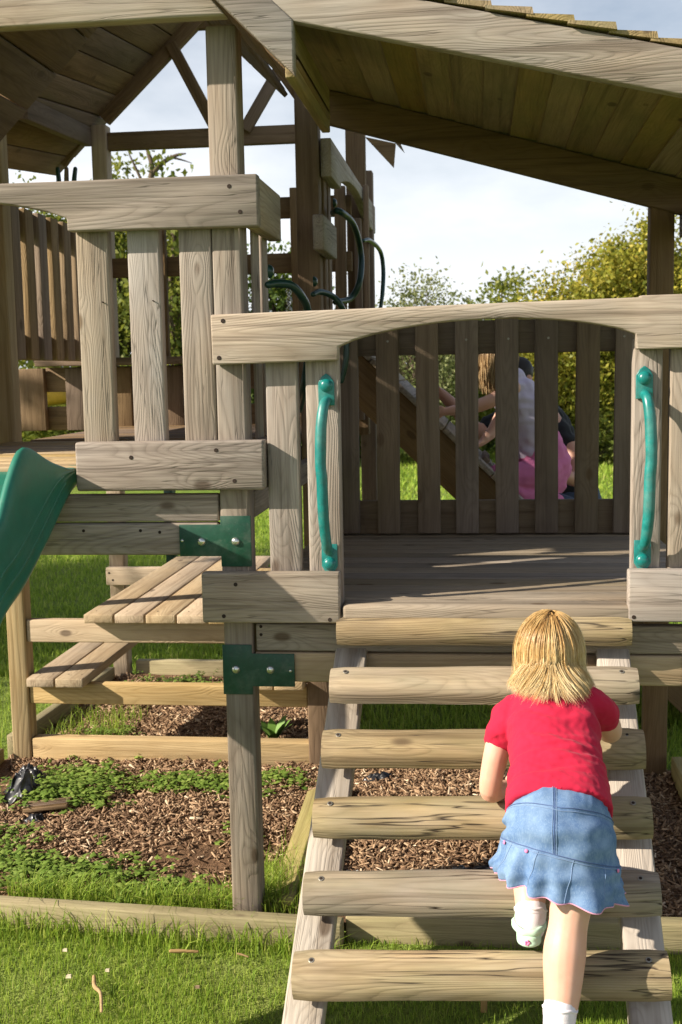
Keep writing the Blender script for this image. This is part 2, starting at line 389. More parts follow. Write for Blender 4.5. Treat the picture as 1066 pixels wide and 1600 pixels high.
def lawn_material():
    m = NB('lawn_turf')
    p = m('NewGeometry', out='Position')
    n1 = m.noise(p, 0.35, 4.0, 0.6); n2 = m.noise(p, 9.0, 5.0, 0.65); n3 = m.noise(p, 70.0, 3.0, 0.7)
    a = m.mix(m.rng(n2, .3, .7), c4(0.12, 0.20, 0.028), c4(0.235, 0.32, 0.055))
    a = m.mix(m.math('MULTIPLY', m.rng(n1, .4, .65), 0.5), a, c4(0.28, 0.27, 0.09))
    a = m.mix(m.math('MULTIPLY', m.rng(n3, .45, .7), 0.5), a, c4(0.05, 0.085, 0.012))
    return m.finish(a, 0.9, m.math('ADD', n3, m.math('MULTIPLY', n2, 2.0)), 0.8, 0.03, 0.1)
M['lawn'] = lawn_material()
def lawn():
    xs = np.concatenate([np.linspace(-400, -12, 14), np.linspace(-10, 10, 40), np.linspace(12, 400, 14)])
    ys = np.concatenate([np.linspace(-60, -6, 8), np.linspace(-5, 16, 44), np.linspace(20, 700, 20)])
    V = []; F = []
    for y in ys:
        for x in xs:
            near = max(0.0, 1 - max(abs(x) - 2.5, 0) / 3) * max(0.0, 1 - max(abs(y - 1) - 2.5, 0) / 3)
            V.append((x, y, GZ + (1 - near) * 0.05 * fbm(x, y, 0.25, 3.1)))
    nx = len(xs)
    for j in range(len(ys) - 1):
        for i in range(nx - 1): F.append((j * nx + i, j * nx + i + 1, (j + 1) * nx + i + 1, (j + 1) * nx + i))
    tag(mesh_obj('lawn', V, F, M['lawn'], None, True), kind='structure')
lawn()

def soil_material():
    m = NB('mulch_soil')
    p = m('NewGeometry', out='Position')
    n1 = m.noise(p, 6.0, 5.0, 0.6); n2 = m.noise(p, 60.0, 5.0, 0.7)
    a = m.mix(m.rng(n1, .35, .65), c4(0.105, 0.06, 0.035), c4(0.20, 0.115, 0.065))
    a = m.mix(m.math('MULTIPLY', m.rng(n2, .4, .7), .6), a, c4(0.30, 0.185, 0.11))
    return m.finish(a, 0.95, m.math('ADD', n2, m.math('MULTIPLY', n1, 1.5)), 1.0, 0.02, 0.1)
M['soil'] = soil_material()
BX0, BX1, BY0, BY1 = -1.36, 1.62, -0.02, 2.9
def bedz(x, y):
    z = GZ + 0.035 + 0.03 * fbm(x, y, 1.3, 7.7) + 0.012 * fbm(x, y, 6.0, 2.2)
    z += 0.05 * math.exp(-((x - 0.75) ** 2 + (y - 1.0) ** 2) / 0.2)
    if x > .14 and y > 1.54: z = GZ - .04
    return z
def bed():
    V = []; F = []; nx, ny = 90, 90
    for j in range(ny + 1):
        for i in range(nx + 1):
            x = BX0 + (BX1 - BX0) * i / nx; y = BY0 + (BY1 - BY0) * j / ny
            V.append((x, y, bedz(x, y)))
    for j in range(ny):
        for i in range(nx): F.append((j * (nx + 1) + i, j * (nx + 1) + i + 1, (j + 1) * (nx + 1) + i + 1, (j + 1) * (nx + 1) + i))
    tag(mesh_obj('mulch_bed', V, F, M['soil'], None, True), kind='structure')
bed()

# ---- wood chips (stuff)
M['chip'] = tinted('wood_chips', [(0.0, (0.07, 0.041, 0.025)), (0.35, (0.195, 0.115, 0.066)), (0.7, (0.37, 0.24, 0.142)), (0.92, (0.52, 0.37, 0.235)), (1.0, (0.70, 0.55, 0.385))], 0.8)
def chips(n):
    x = rng.uniform(BX0 + .05, BX1 - .05, n); y = rng.uniform(BY0 + .08, BY1 - .06, n)
    weed = np.clip((-x - 0.25) / 0.3, 0, 1) * np.clip((0.42 - y) / 0.2, 0, 1) + np.clip((-x - 0.65) / 0.3, 0, 1) * np.clip((y - .75) / .2, 0, 1) * np.clip((1.4 - y) / .1, 0, 1)
    keep = rng.uniform(0, 1, n) > weed * 0.9
    bald = np.exp(-(((x + .2) / .28) ** 2 + ((y - .45) / .22) ** 2))
    keep &= rng.uniform(0, 1, n) > bald * 0.9
    keep &= ~((x > .12) & (y > 1.52))
    x, y = x[keep], y[keep]; n = len(x)
    z = np.array([bedz(a, b) for a, b in zip(x, y)])
    big = rng.uniform(0, 1, n) ** 3
    l = 0.005 + 0.022 * big + rng.uniform(0, .007, n); w = 0.0016 + rng.uniform(0, 0.0042, n); h = 0.0008 + rng.uniform(0, 0.0018, n)
    yaw = rng.uniform(0, 2 * pi, n); pit = rng.normal(0, 0.42, n); rol = rng.normal(0, 0.5, n)
    cx, sx = np.cos(yaw), np.sin(yaw); cp, sp = np.cos(pit), np.sin(pit); cr, sr = np.cos(rol), np.sin(rol)
    ex = np.stack([cx * cp, sx * cp, sp], 1); ey = np.stack([-sx * cr + cx * sp * sr, cx * cr + sx * sp * sr, -cp * sr], 1); ez = np.cross(ex, ey)
    base = np.stack([x, y, z + rng.uniform(-.002, .012, n)], 1)
    V = []
    for s0, s1, s2 in ((-1, -1, -1), (1, -.5, -1), (1, .6, -1), (-1, 1, -1), (-.9, -.9, 1), (.85, -.5, 1), (.9, .6, 1), (-.85, .9, 1)):
        V.append(base + ex * (s0 * l)[:, None] + ey * (s1 * w)[:, None] + ez * (s2 * h)[:, None])
    V = np.stack(V, 1).reshape(-1, 3)
    quads_mesh('wood_chips', V, 8, [(0, 3, 2, 1), (4, 5, 6, 7), (0, 1, 5, 4), (1, 2, 6, 5), (2, 3, 7, 6), (3, 0, 4, 7)], M['chip'],
               np.clip(rng.beta(1.5, 1.9, n) + .12 * big, 0, 1), kind='stuff', label='brown bark and wood chips spread inside the timber edging', cat='wood chips')
chips(60000)

# ---- grass (stuff)
M['grass'] = tinted('grass_blades', [(0.0, (0.10, 0.19, 0.02)), (0.4, (0.235, 0.36, 0.042)), (0.75, (0.38, 0.47, 0.075)), (1.0, (0.54, 0.50, 0.18))], 0.55, 0.45, (0.42, 0.52, 0.07))
def blades(name, x, y, z, hmin, hmax, w, label, lean=0.5):
    n = len(x); h = rng.uniform(hmin, hmax, n); a = rng.uniform(0, 2 * pi, n); ln = np.abs(rng.normal(0, lean, n))
    d = np.stack([np.cos(a), np.sin(a), np.zeros(n)], 1); s = np.stack([-np.sin(a + rng.normal(0, .6, n)), np.cos(a + rng.normal(0, .6, n)), np.zeros(n)], 1)
    b = np.stack([x, y, z], 1); up = np.array([0, 0, 1.0]); ww = w * rng.uniform(.6, 1.3, n)
    mid = b + up * (h * .55)[:, None] + d * (h * ln * .3)[:, None]
    tip = b + up * (h * (1 - .25 * np.minimum(ln, 1.4)))[:, None] + d * (h * ln)[:, None]
    V = np.stack([b - s * ww[:, None], b + s * ww[:, None], mid + s * (ww * .8)[:, None], mid - s * (ww * .8)[:, None], tip], 1).reshape(-1, 3)
    return quads_mesh(name, V, 5, [(0, 1, 2, 3), (3, 2, 4)], M['grass'], np.clip(rng.beta(2.2, 2.4, n) + rng.normal(0, .05, n), 0, 1), kind='stuff', label=label, cat='grass')
n = 85000
gx = rng.uniform(-1.15, 1.9, n); gy = rng.uniform(-0.95, -0.045, n)
gp = np.array([fbm(a, b, 3.0, 5.5) for a, b in zip(gx, gy)])
k = rng.uniform(0, 1, n) < 0.75 + 0.6 * gp; gx, gy, gp = gx[k], gy[k], gp[k]
blades('lawn_grass', gx, gy, np.full(len(gx), GZ - .004), 0.012, 0.040, 0.0012, 'short mown grass in front of the timber edging')
# longer fringe along both sides of the edging, round the post and in the corner by the flat boards
fx = []; fy = []; fz = []
for i in range(900):
    x = random.uniform(-1.0, 0.34); y = 0.004 + (x + .765) / (0.992) * (-.059) - .07 - abs(random.gauss(0, .035)); fx.append(x); fy.append(y); fz.append(GZ)
for i in range(1500):
    x = random.uniform(-.75, 0.02); y = 0.03 + abs(random.gauss(0, .05)); fx.append(x); fy.append(y); fz.append(bedz(x, y) - .005)
for i in range(900):
    x = random.gauss(0.11, .05); y = abs(random.gauss(0.12, .13)) + .02; fx.append(x); fy.append(y); fz.append(bedz(x, y) - .005)
for i in range(500):
    x = random.uniform(-1.25, -.9); y = random.uniform(1.6, 2.2); fx.append(x); fy.append(y); fz.append(bedz(x, y))
blades('fringe_grass', np.array(fx), np.array(fy), np.array(fz), 0.04, 0.115, 0.0018, 'long uncut grass fringing the timber edging and post', 0.75)
n = 150000
gx = rng.uniform(-6.5, 3.2, n); gy = 2.98 + rng.uniform(0, 1, n) ** 1.5 * 9.0
k = (gx < (gy * .15 + 2.2)) & (gx > -0.42 * (gy + 3.5) + 0.4); gx, gy = gx[k], gy[k]
blades('rear_lawn_grass', gx, gy, np.full(len(gx), GZ - .004), 0.03, 0.07, 0.0045, 'mown grass of the lawn behind the play towers')
n = 30000
gx = rng.uniform(-1.0, 7.0, n); gy = rng.uniform(9, 24, n)
blades('far_lawn_grass', gx, gy, np.full(n, GZ - .02), 0.05, 0.12, 0.012, 'sunlit grass of the far lawn seen between the rear slats')
n = 16000
gx = rng.uniform(.16, 2.6, n); gy = rng.uniform(1.56, 3.1, n)
blades('tower_lawn_grass', gx, gy, np.full(n, GZ - .004), 0.03, 0.075, 0.003, 'grass beneath and behind the low tower')
n = 9000
gx = rng.uniform(-2.6, -1.40, n); gy = rng.uniform(-.2, 3.0, n)
blades('side_lawn_grass', gx, gy, np.full(n, GZ - .004), 0.02, 0.06, 0.002, 'grass left of the picnic bench post')

# ---- low leafy weeds (stuff)
M['weed'] = tinted('weed_leaves', [(0.0, (0.09, 0.16, 0.028)), (0.5, (0.20, 0.30, 0.055)), (1.0, (0.36, 0.44, 0.11))], 0.5, 0.35, (0.32, 0.45, 0.06))
def weeds():
    P = []
    def patch(cx, cy, sx, sy, n):
        for _ in range(n):
            x, y = random.gauss(cx, sx), random.gauss(cy, sy)
            if BX0 + .05 < x < BX1 and .02 < y < 2.85: P.append((x, y))
    patch(-.90, 1.0, .12, .09, 230); patch(-.45, 1.15, .20, .05, 170); patch(-.95, 1.2, .1, .1, 120); patch(-.15, 1.25, .12, .04, 60)
    patch(-.68, .26, .14, .08, 250); patch(-.33, .16, .11, .06, 170); patch(-.08, .62, .05, .05, 22); patch(-.95, .45, .08, .12, 70)
    patch(-.72, 2.7, .2, .08, 90); patch(-.98, 1.75, .08, .1, 70); patch(0.22, 1.8, .04, .08, 30)
    B = []; T = []
    V = []
    for x, y in P:
        z0 = bedz(x, y); hh = random.uniform(.012, .05); tt = random.random()
        for l in range(random.randint(4, 7)):
            a = random.uniform(0, 2 * pi); r = random.uniform(.004, .03); s = random.uniform(.008, .0155)
            c = Vector((x + r * cos(a), y + r * sin(a), z0 + hh * random.uniform(.5, 1.1)))
            d = Vector((cos(a), sin(a), random.uniform(-.5, .35))).normalized(); q = d.cross(Vector((0, 0, 1))).normalized()
            up = q.cross(d) * (s * .18)
            V += [c - d * s, c + q * s * .75 - up, c + d * s * 1.1, c - q * s * .75 - up, c + up]; T.append(min(1, max(0, tt * .6 + random.random() * .4)))
    quads_mesh('ground_weeds', np.array([tuple(v) for v in V]), 5, [(0, 4, 1), (1, 4, 2), (2, 4, 3), (3, 4, 0)], M['weed'], np.array(T), kind='stuff', label='low leafy weeds growing through the wood chips', cat='weeds')
weeds()
def dock():
    """broad-leaved plant under the tower"""
    t = thing('leafy_plant', at(425, 1150, Y=1.75), 'broad-leaved green weed growing behind the front post', 'plant')
    base = at(428, 1158, Y=1.75); base.z = bedz(base.x, base.y)
    for i in range(9):
        a = i * 2.4; l = random.uniform(.10, .2); o = Vector((cos(a) * .06, sin(a) * .04, 0)); V = []; F = []
        for k in range(5):
            s = k / 4; c = base + o * (1.5 * s) + Vector((0, 0, l * (s - .35 * s * s))); w = .022 * sin(pi * min(1, s * .9 + .08)); q = Vector((-sin(a), cos(a), 0))
            V += [c - q * w, c + q * w]
        for k in range(4): F.append((2 * k, 2 * k + 1, 2 * k + 3, 2 * k + 2))
        mesh_obj('leaf', V, F, M['dock'], t, True)
M['dock'] = plain('dock_leaf', (0.11, 0.2, 0.035), 0.5, 0.3, 30, 0.2)
dock()

# ================================================================== TIMBER EDGING
EG = 'timber edging round the wood chip bed'
def edging(p0, p1, w, t, mat, label):
    o = board('edging_timber', None, p0, p1, w, t, mat, (0, 0, 1), 0.006); return tag(o, label, 'edging', EG)
o = edging((-1.42, 0.04 - .02, -.055), (0.36, -.085, -.055), .115, .055, M['sill'], 'long timber edging along the grass in front of the tall post')
disc_obj('bolt_hole', o, (.155, -.098, -.075), (0, -1, 0), .006, .001, M['screw'])
edging((0.366, -.03, -.055), (1.75, -.03, -.04), .115, .055, M['sill'], 'timber edging passing beneath the climbing ladder')
edging((-1.22, 1.49, -.01), (.07, 1.49, -.01), .125, .07, M['pine'], 'timber edging under the near end of the picnic table')
edging((-1.385, 0.06, -.045), (-1.37, 1.44, -.045), .11, .05, M['sill'], 'timber edging running back to the picnic table post at far left')
edging((-1.36, 1.56, -.03), (-1.29, 2.82, -.03), .12, .05, M['sill'], 'timber edging along the left side beneath the bench')
edging((-1.17, 2.93, -.02), (.1, 2.93, -.02), .13, .055, M['sill'], 'timber edging at the far end of the picnic table')
edging((0.16, 1.52, -.02), (1.47, 1.52, -.02), .12, .05, M['sill'], 'timber edging beneath the rear slats of the low tower')
edging((1.60, 0.06, -.03), (1.60, 1.44, -.03), .12, .05, M['sill'], 'timber edging along the right side under the low tower')
for (a, b), lab in zip((((.145, .05), (.130, 1.05)), ((.235, .05), (.21, 1.08))), ('green-stained board lying beside the post, the one nearer the post', 'green-stained board lying beside the post, the one nearer the ladder')):
    o = board('loose_board', None, (a[0], a[1], -.02), (b[0], b[1], -.01), .03, .084, M['sill'], (-0.45, 0, 1), .004)
    tag(o, lab, 'board', 'green boards lying on the bed')

# ================================================================== TALL TOWER
DZ2 = 1.385                                     # tall tower floor
TT = thing('tall_play_tower', (0, 0, GZ), 'tall weathered timber play tower with gabled roof at left', 'play tower')
wd, br, sb = M['wood'], M['brown'], M['slatb']
bx('post', TT, 0, .09, 0, .09, GZ, 2.66, wd, .008)
bx('post', TT, .035, .13, 1.45, 1.54, GZ, 2.86, br, .007)
bx('post', TT, -1.31, -1.225, 1.45, 1.54, GZ, 2.72, M['pine'], .007)
bx('post', TT, -1.285, -1.20, 2.85, 2.94, GZ, 3.0, M['pine'], .007)
for z in np.arange(1.30, 2.40, .104): bx('shade_wall_board', TT, -1.345, -1.318, .55, 1.44, z, z + .1, br, .003)  # wall out of view, boards closed up to keep sun off the low deck
bx('shade_panel', TT, -1.316, -1.304, .56, 1.44, 1.30, 2.57, br, 0)  # added backing out of view, stops sun leaking between the boards
bx('shade_panel', TT, -1.316, -1.304, .0, .555, 1.93, 2.57, br, 0)  # added out of view, blocks high sun but lets the floor stay lit
bx('shade_panel', TT, -1.33, -.80, .004, .02, 1.86, 2.16, br, 0)  # added across the unseen part of the arch to cut sun on the deck
bx('post', TT, -.14, -.05, 2.85, 2.94, GZ, 3.05, br, .007)
# arched upper rail over the slide opening
pts = [(.15, 2.083), (.15, 2.231), (-1.42, 2.231), (-1.42, 2.083), (-1.33, 2.083), (-1.33, 2.122)]
A0, A1 = -1.325, -.425
for i in range(0, 17):
    u = i / 16; x = A0 + (A1 - A0) * u; pts.append((x, 2.126 + .066 * (1 - (2 * u - 1) ** 2) ** .85))
pts += [(-.421, 2.122), (-.421, 2.087)]
r = prism('rail', TT, pts, -.047, -.002, wd, .005); screws(r, [(.068, 2.198), (.098, 2.125)], -.0472)
bx('rail', TT, .104, .148, .0, .37, 2.083, 2.229, wd, .006)
r = bx('rail', TT, -.429, .148, -.047, -.002, 1.317, 1.465, wd, .008); screws(r, [(-.255, 1.418), (.005, 1.437), (.058, 1.345)], -.0472)
bx('rail', TT, .104, .146, .0, .37, 1.317, 1.463, wd, .006)
for x in (-.414, -.257, -.1): bx('slat', TT, x, x + .098, .001, .046, 1.33, 2.14, wd, .006, jit=.002)
for y in (.12, .265): bx('slat', TT, .092, .103, y, y + .095, 1.33, 2.14, wd, .004)
for x, z in ((-.335, 1.88), (-.18, 1.88)): disc_obj('nail', TT, (x, 0.0, z), (0.0, -1, 0.1), .002, .014, M['screw'], 6)
# beams and floor
bx('beam', TT, -1.26, -.006, .012, .055, 1.216, 1.300, wd, .006)
r = bx('beam', TT, -1.26, -.008, .004, .05, 1.114, 1.212, wd, .006); screws(r, [(-.19, 1.185), (-.25, 1.19), (-.43, 1.19)], .0038, .005)
bx('beam', TT, .045, .09, .1, 1.45, 1.216, 1.30, wd, .006)
for y in np.arange(.062, 1.40, .160): bx('floor_board', TT, -1.25, .03, y, min(y + .112, 1.445), DZ2 - .03, DZ2 + random.uniform(-.002, .002), M['pine'], .006)
for y in np.arange(1.56, 2.8, .1165): bx('floor_board', TT, -1.2, .0, y, y + .108, DZ2 - .03, DZ2, br, .004)
bx('beam', TT, -1.22, .03, 1.47, 1.52, 1.25, 1.35, br, .006)
bx('gap_shade_sheet', TT, -1.24, .02, .063, 1.445, DZ2 - .05, DZ2 - .034, br, 0)  # added sheet: stops sun under the floor and keeps the gaps dark
# green steel corner plates with dome bolts
def plate(parent, pts, y, bolts, pin, mat=None):
    p = prism('corner_plate', parent, pts, y - .005, y - .0005, M['iron'], .0016)
    for x, z in bolts: disc_obj('bolt', p, (x, y - .005, z), (0, -1, 0), .0125, .009, M['bolt'], 14, 1.0)
    disc_obj('bolt', p, (pin[0], y - .005, pin[1]), (0, -1, 0), .0048, .004, M['bolt'], 10, 1.0)
plate(TT, [(-.127, 1.112), (.001, 1.112), (.001, 1.08), (.095, 1.08), (.095, 1.235), (.001, 1.235), (.001, 1.209), (-.127, 1.209)], 0.0, [(-.058, 1.157), (.047, 1.157)], (-.118, 1.16))
# left wall of the rear module: slats with their edges to the camera
LX = -1.262
for i, y in enumerate(np.arange(1.60, 2.80, .165)):
    bx('slat', TT, LX - .02, LX + .012, y, y + .098, 1.74, 2.42, M['mid'], .005, jit=.003)
p0, p1 = at(20, 300, Y=1.45), at(140, 320, Y=2.85)
bx('rail', TT, LX - .06, LX - .022, 1.45, 2.85, 2.30, 2.42, br, .005)
bx('rail', TT, LX - .06, LX - .022, 1.45, 2.85, 1.74, 1.86, br, .005)
# back wall of the rear module (Y about 2.85)
YB = 2.85
zz = lambda x, y: at(x, y, Y=YB).z
def bwx(x): return at(x, 600, Y=YB).x
zt0, zt1 = zz(450, 340), zz(450, 307); bx('rail', TT, -1.2, at(548, 320, Y=YB).x, YB + .01, YB + .05, zt0, zt1, br, .005)
zm0, zm1 = zz(450, 426), zz(450, 395); bx('rail', TT, -1.2, at(548, 320, Y=YB).x, YB + .01, YB + .05, zm0, zm1, br, .005)
zl = zz(150, 560); bx('ledge', TT, -1.6, .0, YB - .16, YB + .06, zl - .04, zl, br, .005)
bx('rail', TT, -1.6, .0, YB + .0, YB + .045, zl - .18, zl - .045, br, .005)
bx('rail', TT, -1.6, .0, YB + .0, YB + .045, DZ2 - .02, DZ2 + .11, br, .005)
for xa, xb in ((33, 69), (107, 131), (183, 204), (222, 246), (259, 284), (300, 322), (2, 20)):
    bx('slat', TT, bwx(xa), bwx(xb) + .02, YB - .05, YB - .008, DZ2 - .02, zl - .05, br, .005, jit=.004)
for xa, xb in ((150, 172), (243, 262), (366, 384), (457, 468), (525, 542), (570, 578)):
    bx('slat', TT, at(xa, 420, Y=YB).x, at(xb, 420, Y=YB).x, YB - .04, YB + .005, zl, zt1 + .04, br, .005, jit=.004)
# front roof: tie beam, bargeboard, slope boards, trusses
r = prism('tie_beam', TT, [(-1.75, 2.652), (.085, 2.652), (-.03, 2.79), (-1.75, 2.79)], -.115, -.06, M['wood'], .006)
bzl = lambda X: 2.471 + .985 * (.282 - X)        # bargeboard lower edge
prism('bargeboard', TT, [(.282, 2.472), (.282, 2.615), (-.55, bzl(-.55) + .143), (-.55, bzl(-.55))], -.165, -.118, wd, .005)
prism('bargeboard', TT, [(-.553, bzl(-.55)), (-.553, bzl(-.55) + .143), (-1.38, 2.615), (-1.38, 2.472)], -.165, -.118, wd, .005)
bx('eave_fascia', TT, .250, .279, -.117, .66, 2.474, 2.617, M['roofb'], .004)
APX, APZ = -.55, bzl(-.55) + .10
for s in (1, -1):
    for i in range(6):                            # boards along Y from the eave up to the ridge
        u0, u1 = i / 6, (i + 1) / 6 - .006
        xa, xb = APX + s * (.832) * (1 - u0), APX + s * .832 * (1 - u1)
        za, zb = bzl(.282) + .04 + .82 * u0, bzl(.282) + .04 + .82 * u1
        y1 = .62 if (s > 0 and i < 2) else 1.46
        cx, cz = (xa + xb) / 2, (za + zb) / 2
        upv = Vector((xb - xa, 0, zb - za))
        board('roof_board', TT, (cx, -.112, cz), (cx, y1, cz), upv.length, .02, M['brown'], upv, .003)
    # added sheet over the boards, blocks sun streaks through the joints
    ex = APX + s * .836; v0 = [(ex, -.11, bzl(.282) + .053), (APX + s * .003, -.11, APZ + .775 * 0 + (bzl(.282) + .053 + .82 - APZ)), ]
    y1 = 1.46; kx = APX + s * .832 * (1 - 2 / 6); kz = bzl(.282) + .053 + .82 / 3; tz = bzl(.282) + .053 + .82
    V = []
    for y, xa, za in ((-.11, ex, bzl(.282) + .053), (.62, ex, bzl(.282) + .053)): V += [(xa, y, za), (kx, y, kz), (APX + s * .004, y, tz)]
    V += [(kx, y1, kz), (APX + s * .004, y1, tz)]
    mesh_obj('roof_sun_block', V + [(a, b, c + .008) for a, b, c in V], [(0, 1, 4, 3), (1, 2, 5, 4), (4, 5, 7, 6), (8, 11, 12, 9), (9, 12, 13, 10), (12, 14, 15, 13)], M['brown'], TT)
def raft(pxa, pxb, Y, w=.10, t=.05, name='rafter', mat=br, off=.05):
    a, b = at(*pxa, Y=Y), at(*pxb, Y=Y); d = (b - a).normalized(); nrm = Vector((-d.z, 0, d.x))
    if nrm.z < 0: nrm = -nrm
    a, b = a + nrm * off, b + nrm * off
    return board(name, TT, a, b, w, t, mat, nrm, .004)
raft((-30, 226), (130, 10), 1.50)                 # rafter of the middle truss
raft((170, 195), (345, 8), YB + .02); raft((383.5, 48), (481, 185), 1.50, off=.05)
raft((345, 8), (500, 160), YB + .02)
bx('tie_beam', TT, -1.20, -.05, YB + .02, YB + .07, zz(320, 227), zz(320, 199), br, .004)
raft((262, 72), (330, 200), YB, .06, .045, 'strut', br, .02); raft((440, 92), (378, 200), YB, .06, .045, 'strut', br, -.02)
bx('tie_beam', TT, -.9, .0, YB + .02, YB + .06, zz(320, 43), zz(320, 20), br, .004)
a, b = at(34, 168, Y=1.56), at(136, 214, Y=2.84); board('wall_plate', TT, a, b, .10, .05, br, (0, 0, 1), .005)
# rear roof, left slope boards (seen from below through the front gable)
ra, rb = at(170, 195, Y=YB), at(345, 8, Y=YB); dd = (rb - ra)
for i in range(-3, 6):
    u0, u1 = i / 6, (i + 1) / 6 - .008
    q = ra + dd * ((u0 + u1) / 2) + Vector((-.06, 0, .075)); upv = dd * (u1 - u0)
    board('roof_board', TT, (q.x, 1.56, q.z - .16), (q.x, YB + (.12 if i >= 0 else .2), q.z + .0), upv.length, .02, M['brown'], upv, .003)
q0 = ra + dd * (-.5) + Vector((-.07, 0, .09)); q1 = rb + Vector((-.07, 0, .09))
mesh_obj('roof_sun_block', [(q0.x, 1.56, q0.z - .16), (q1.x, 1.56, q1.z - .16), (q1.x, YB + .2, q1.z), (q0.x, YB + .2, q0.z)], [(0, 1, 2, 3)], M['brown'], TT)  # added sheet, keeps sun from streaking through the rear roof boards
raft((104, 262), (146, 205), YB + .1, .09, .04)
# second arched rail and grips on the side wall of the rear module
SX = .185
def syz(x, y): p = at(x, y, X=SX); return (p.y, p.z)
def side_prism(name, parent, yz, x0, x1, mat):
    cy = sum(p[0] for p in yz) / len(yz); cz = sum(p[1] for p in yz) / len(yz)
    o = prism(name, parent, [(p[0], p[1]) for p in yz], x0, x1, mat, .004)
    m = Matrix.Translation(((x0 + x1) / 2, cy, cz)) @ Matrix(((0, 1, 0, 0), (1, 0, 0, 0), (0, 0, 1, 0), (0, 0, 0, 1)))
    o.matrix_basis = m; WM[o.name] = m.copy(); return o
_n = at(517, 215, Y=1.49); SX = _n.x + .0; ya = 1.49; yb = at(586, 303, X=SX).y; zl1 = _n.z; zl0 = zl1 - .155
print('side rail', SX, yb, zl1, at(586, 303, X=SX))
yz = [(ya, zl0), (ya, zl1), (yb, zl1), (yb, zl0), (yb - .35, zl0), (yb - .36, zl0 + .03)]
for i in range(1, 10):
    u = i / 10; y = (yb - .36) + (ya + .36 - yb + .36) * u; yz.append((y, zl0 + .03 + .07 * (1 - (2 * u - 1) ** 2)))
yz += [(ya + .36, zl0 + .03), (ya + .35, zl0)]
side_prism('rail', TT, yz, SX - .045, SX, wd)
bx('rail', TT, .14, .184, 1.17, 1.60, 2.135, 2.27, wd, .006)
for y in (1.56, 1.70): bx('slat', TT, .105, .138, y, y + .095, DZ2, 2.5, br, .004)
for y in (3.14, 3.30): bx('slat', TT, .10, .138, y, y + .095, DZ2, 2.5, br, .004)
bx('post', TT, .09, .18, 3.42, 3.51, GZ, 2.8, br, .006)
def ugrip(pts, rad, mat, parent, bolts=()):
    g = tube_obj('grip_handle', parent, pts, [rad * .85] + [rad] * (len(pts) - 2) + [rad * .85], mat, 10, 6)
    for b in bolts: disc_obj('bolt', g, b, (1, 0, 0), .02, .016, mat, 12, 1.0)
    return g
gd = M['gripdk']
ugrip([at(520, 332, X=.16), at(530, 330, X=.2), at(552, 350, X=.24), at(564, 395, X=.26), at(562, 440, X=.26), at(548, 466, X=.22), at(524, 472, X=.17)], .014, gd, TT, [at(521, 317, X=.16)])
ugrip([at(568, 376, X=.2), at(578, 376, X=.22), at(594, 392, X=.24), at(599, 420, X=.25), at(598, 455, X=.25), at(595, 480, X=.24)], .012, gd, TT)
ugrip([at(419, 445, X=.15), at(432, 443, X=.17), at(455, 446, X=.21), at(472, 464, X=.235), at(481, 487, X=.24), at(483, 540, X=.24), at(476, 600, X=.23), at(468, 640, X=.18)], .013, gd, TT, [at(420, 424, X=.152)])
ugrip([at(489, 460, X=.15), at(500, 456, X=.17), at(520, 463, X=.21), at(533, 478, X=.24), at(540, 500, X=.25), at(541, 560, X=.25), at(534, 595, X=.23)], .012, gd, TT, [at(490, 440, X=.15)])
for x in (92, 104, 116): tube_obj('peg', TT, [at(x, 300, Y=2.8), at(x, 282, Y=2.8), at(x + (x - 104) * .15, 264, Y=2.8)], [.014, .014, .012], gd if x != 104 else br, 8, 3)
# rear bargeboard ends hanging under the far eave
prism('bargeboard', TT, [(lambda p: (p.x, p.z))(at(x, y, Y=3.2)) for x, y in ((571, 214), (618, 224), (615, 261))], 3.2, 3.24, br, 0)
prism('bargeboard', TT, [(lambda p: (p.x, p.z))(at(x, y, Y=3.4)) for x, y in ((617, 222), (625, 222), (632, 238))], 3.4, 3.43, sb, 0)
bx('post', TT, at(540, 250, Y=3.2).x, at(570, 250, Y=3.2).x, 3.2, 3.28, 1.3, at(550, 130, Y=3.2).z, br, .005)
# chain
ch = [at(452, 448 + 7.5 * i, Y=1.7) for i in range(6)]
chn = None
for i, p in enumerate(ch):
    a = Vector((1, 0, 0)) if i % 2 else Vector((0, 1, 0)); P = []
    for k in range(9):
        th = 2 * pi * k / 8; P.append(p + a * (.011 * cos(th)) + Vector((0, 0, .019 * sin(th))))
    tube_obj('chain_link', TT, P, [.0035] * 9, M['bolt'], 6, 1)

# ================================================================== LOW TOWER
DZ1 = .975
LT = thing('low_play_tower', (.8, 0, GZ), 'low timber play tower with railed deck and sloping board roof', 'play tower')
bx('post', LT, 1.50, 1.59, 0, .09, GZ, 2.36, wd, .008)
bx('post', LT, 1.465, 1.56, 1.45, 1.54, GZ, 2.40, br, .007)
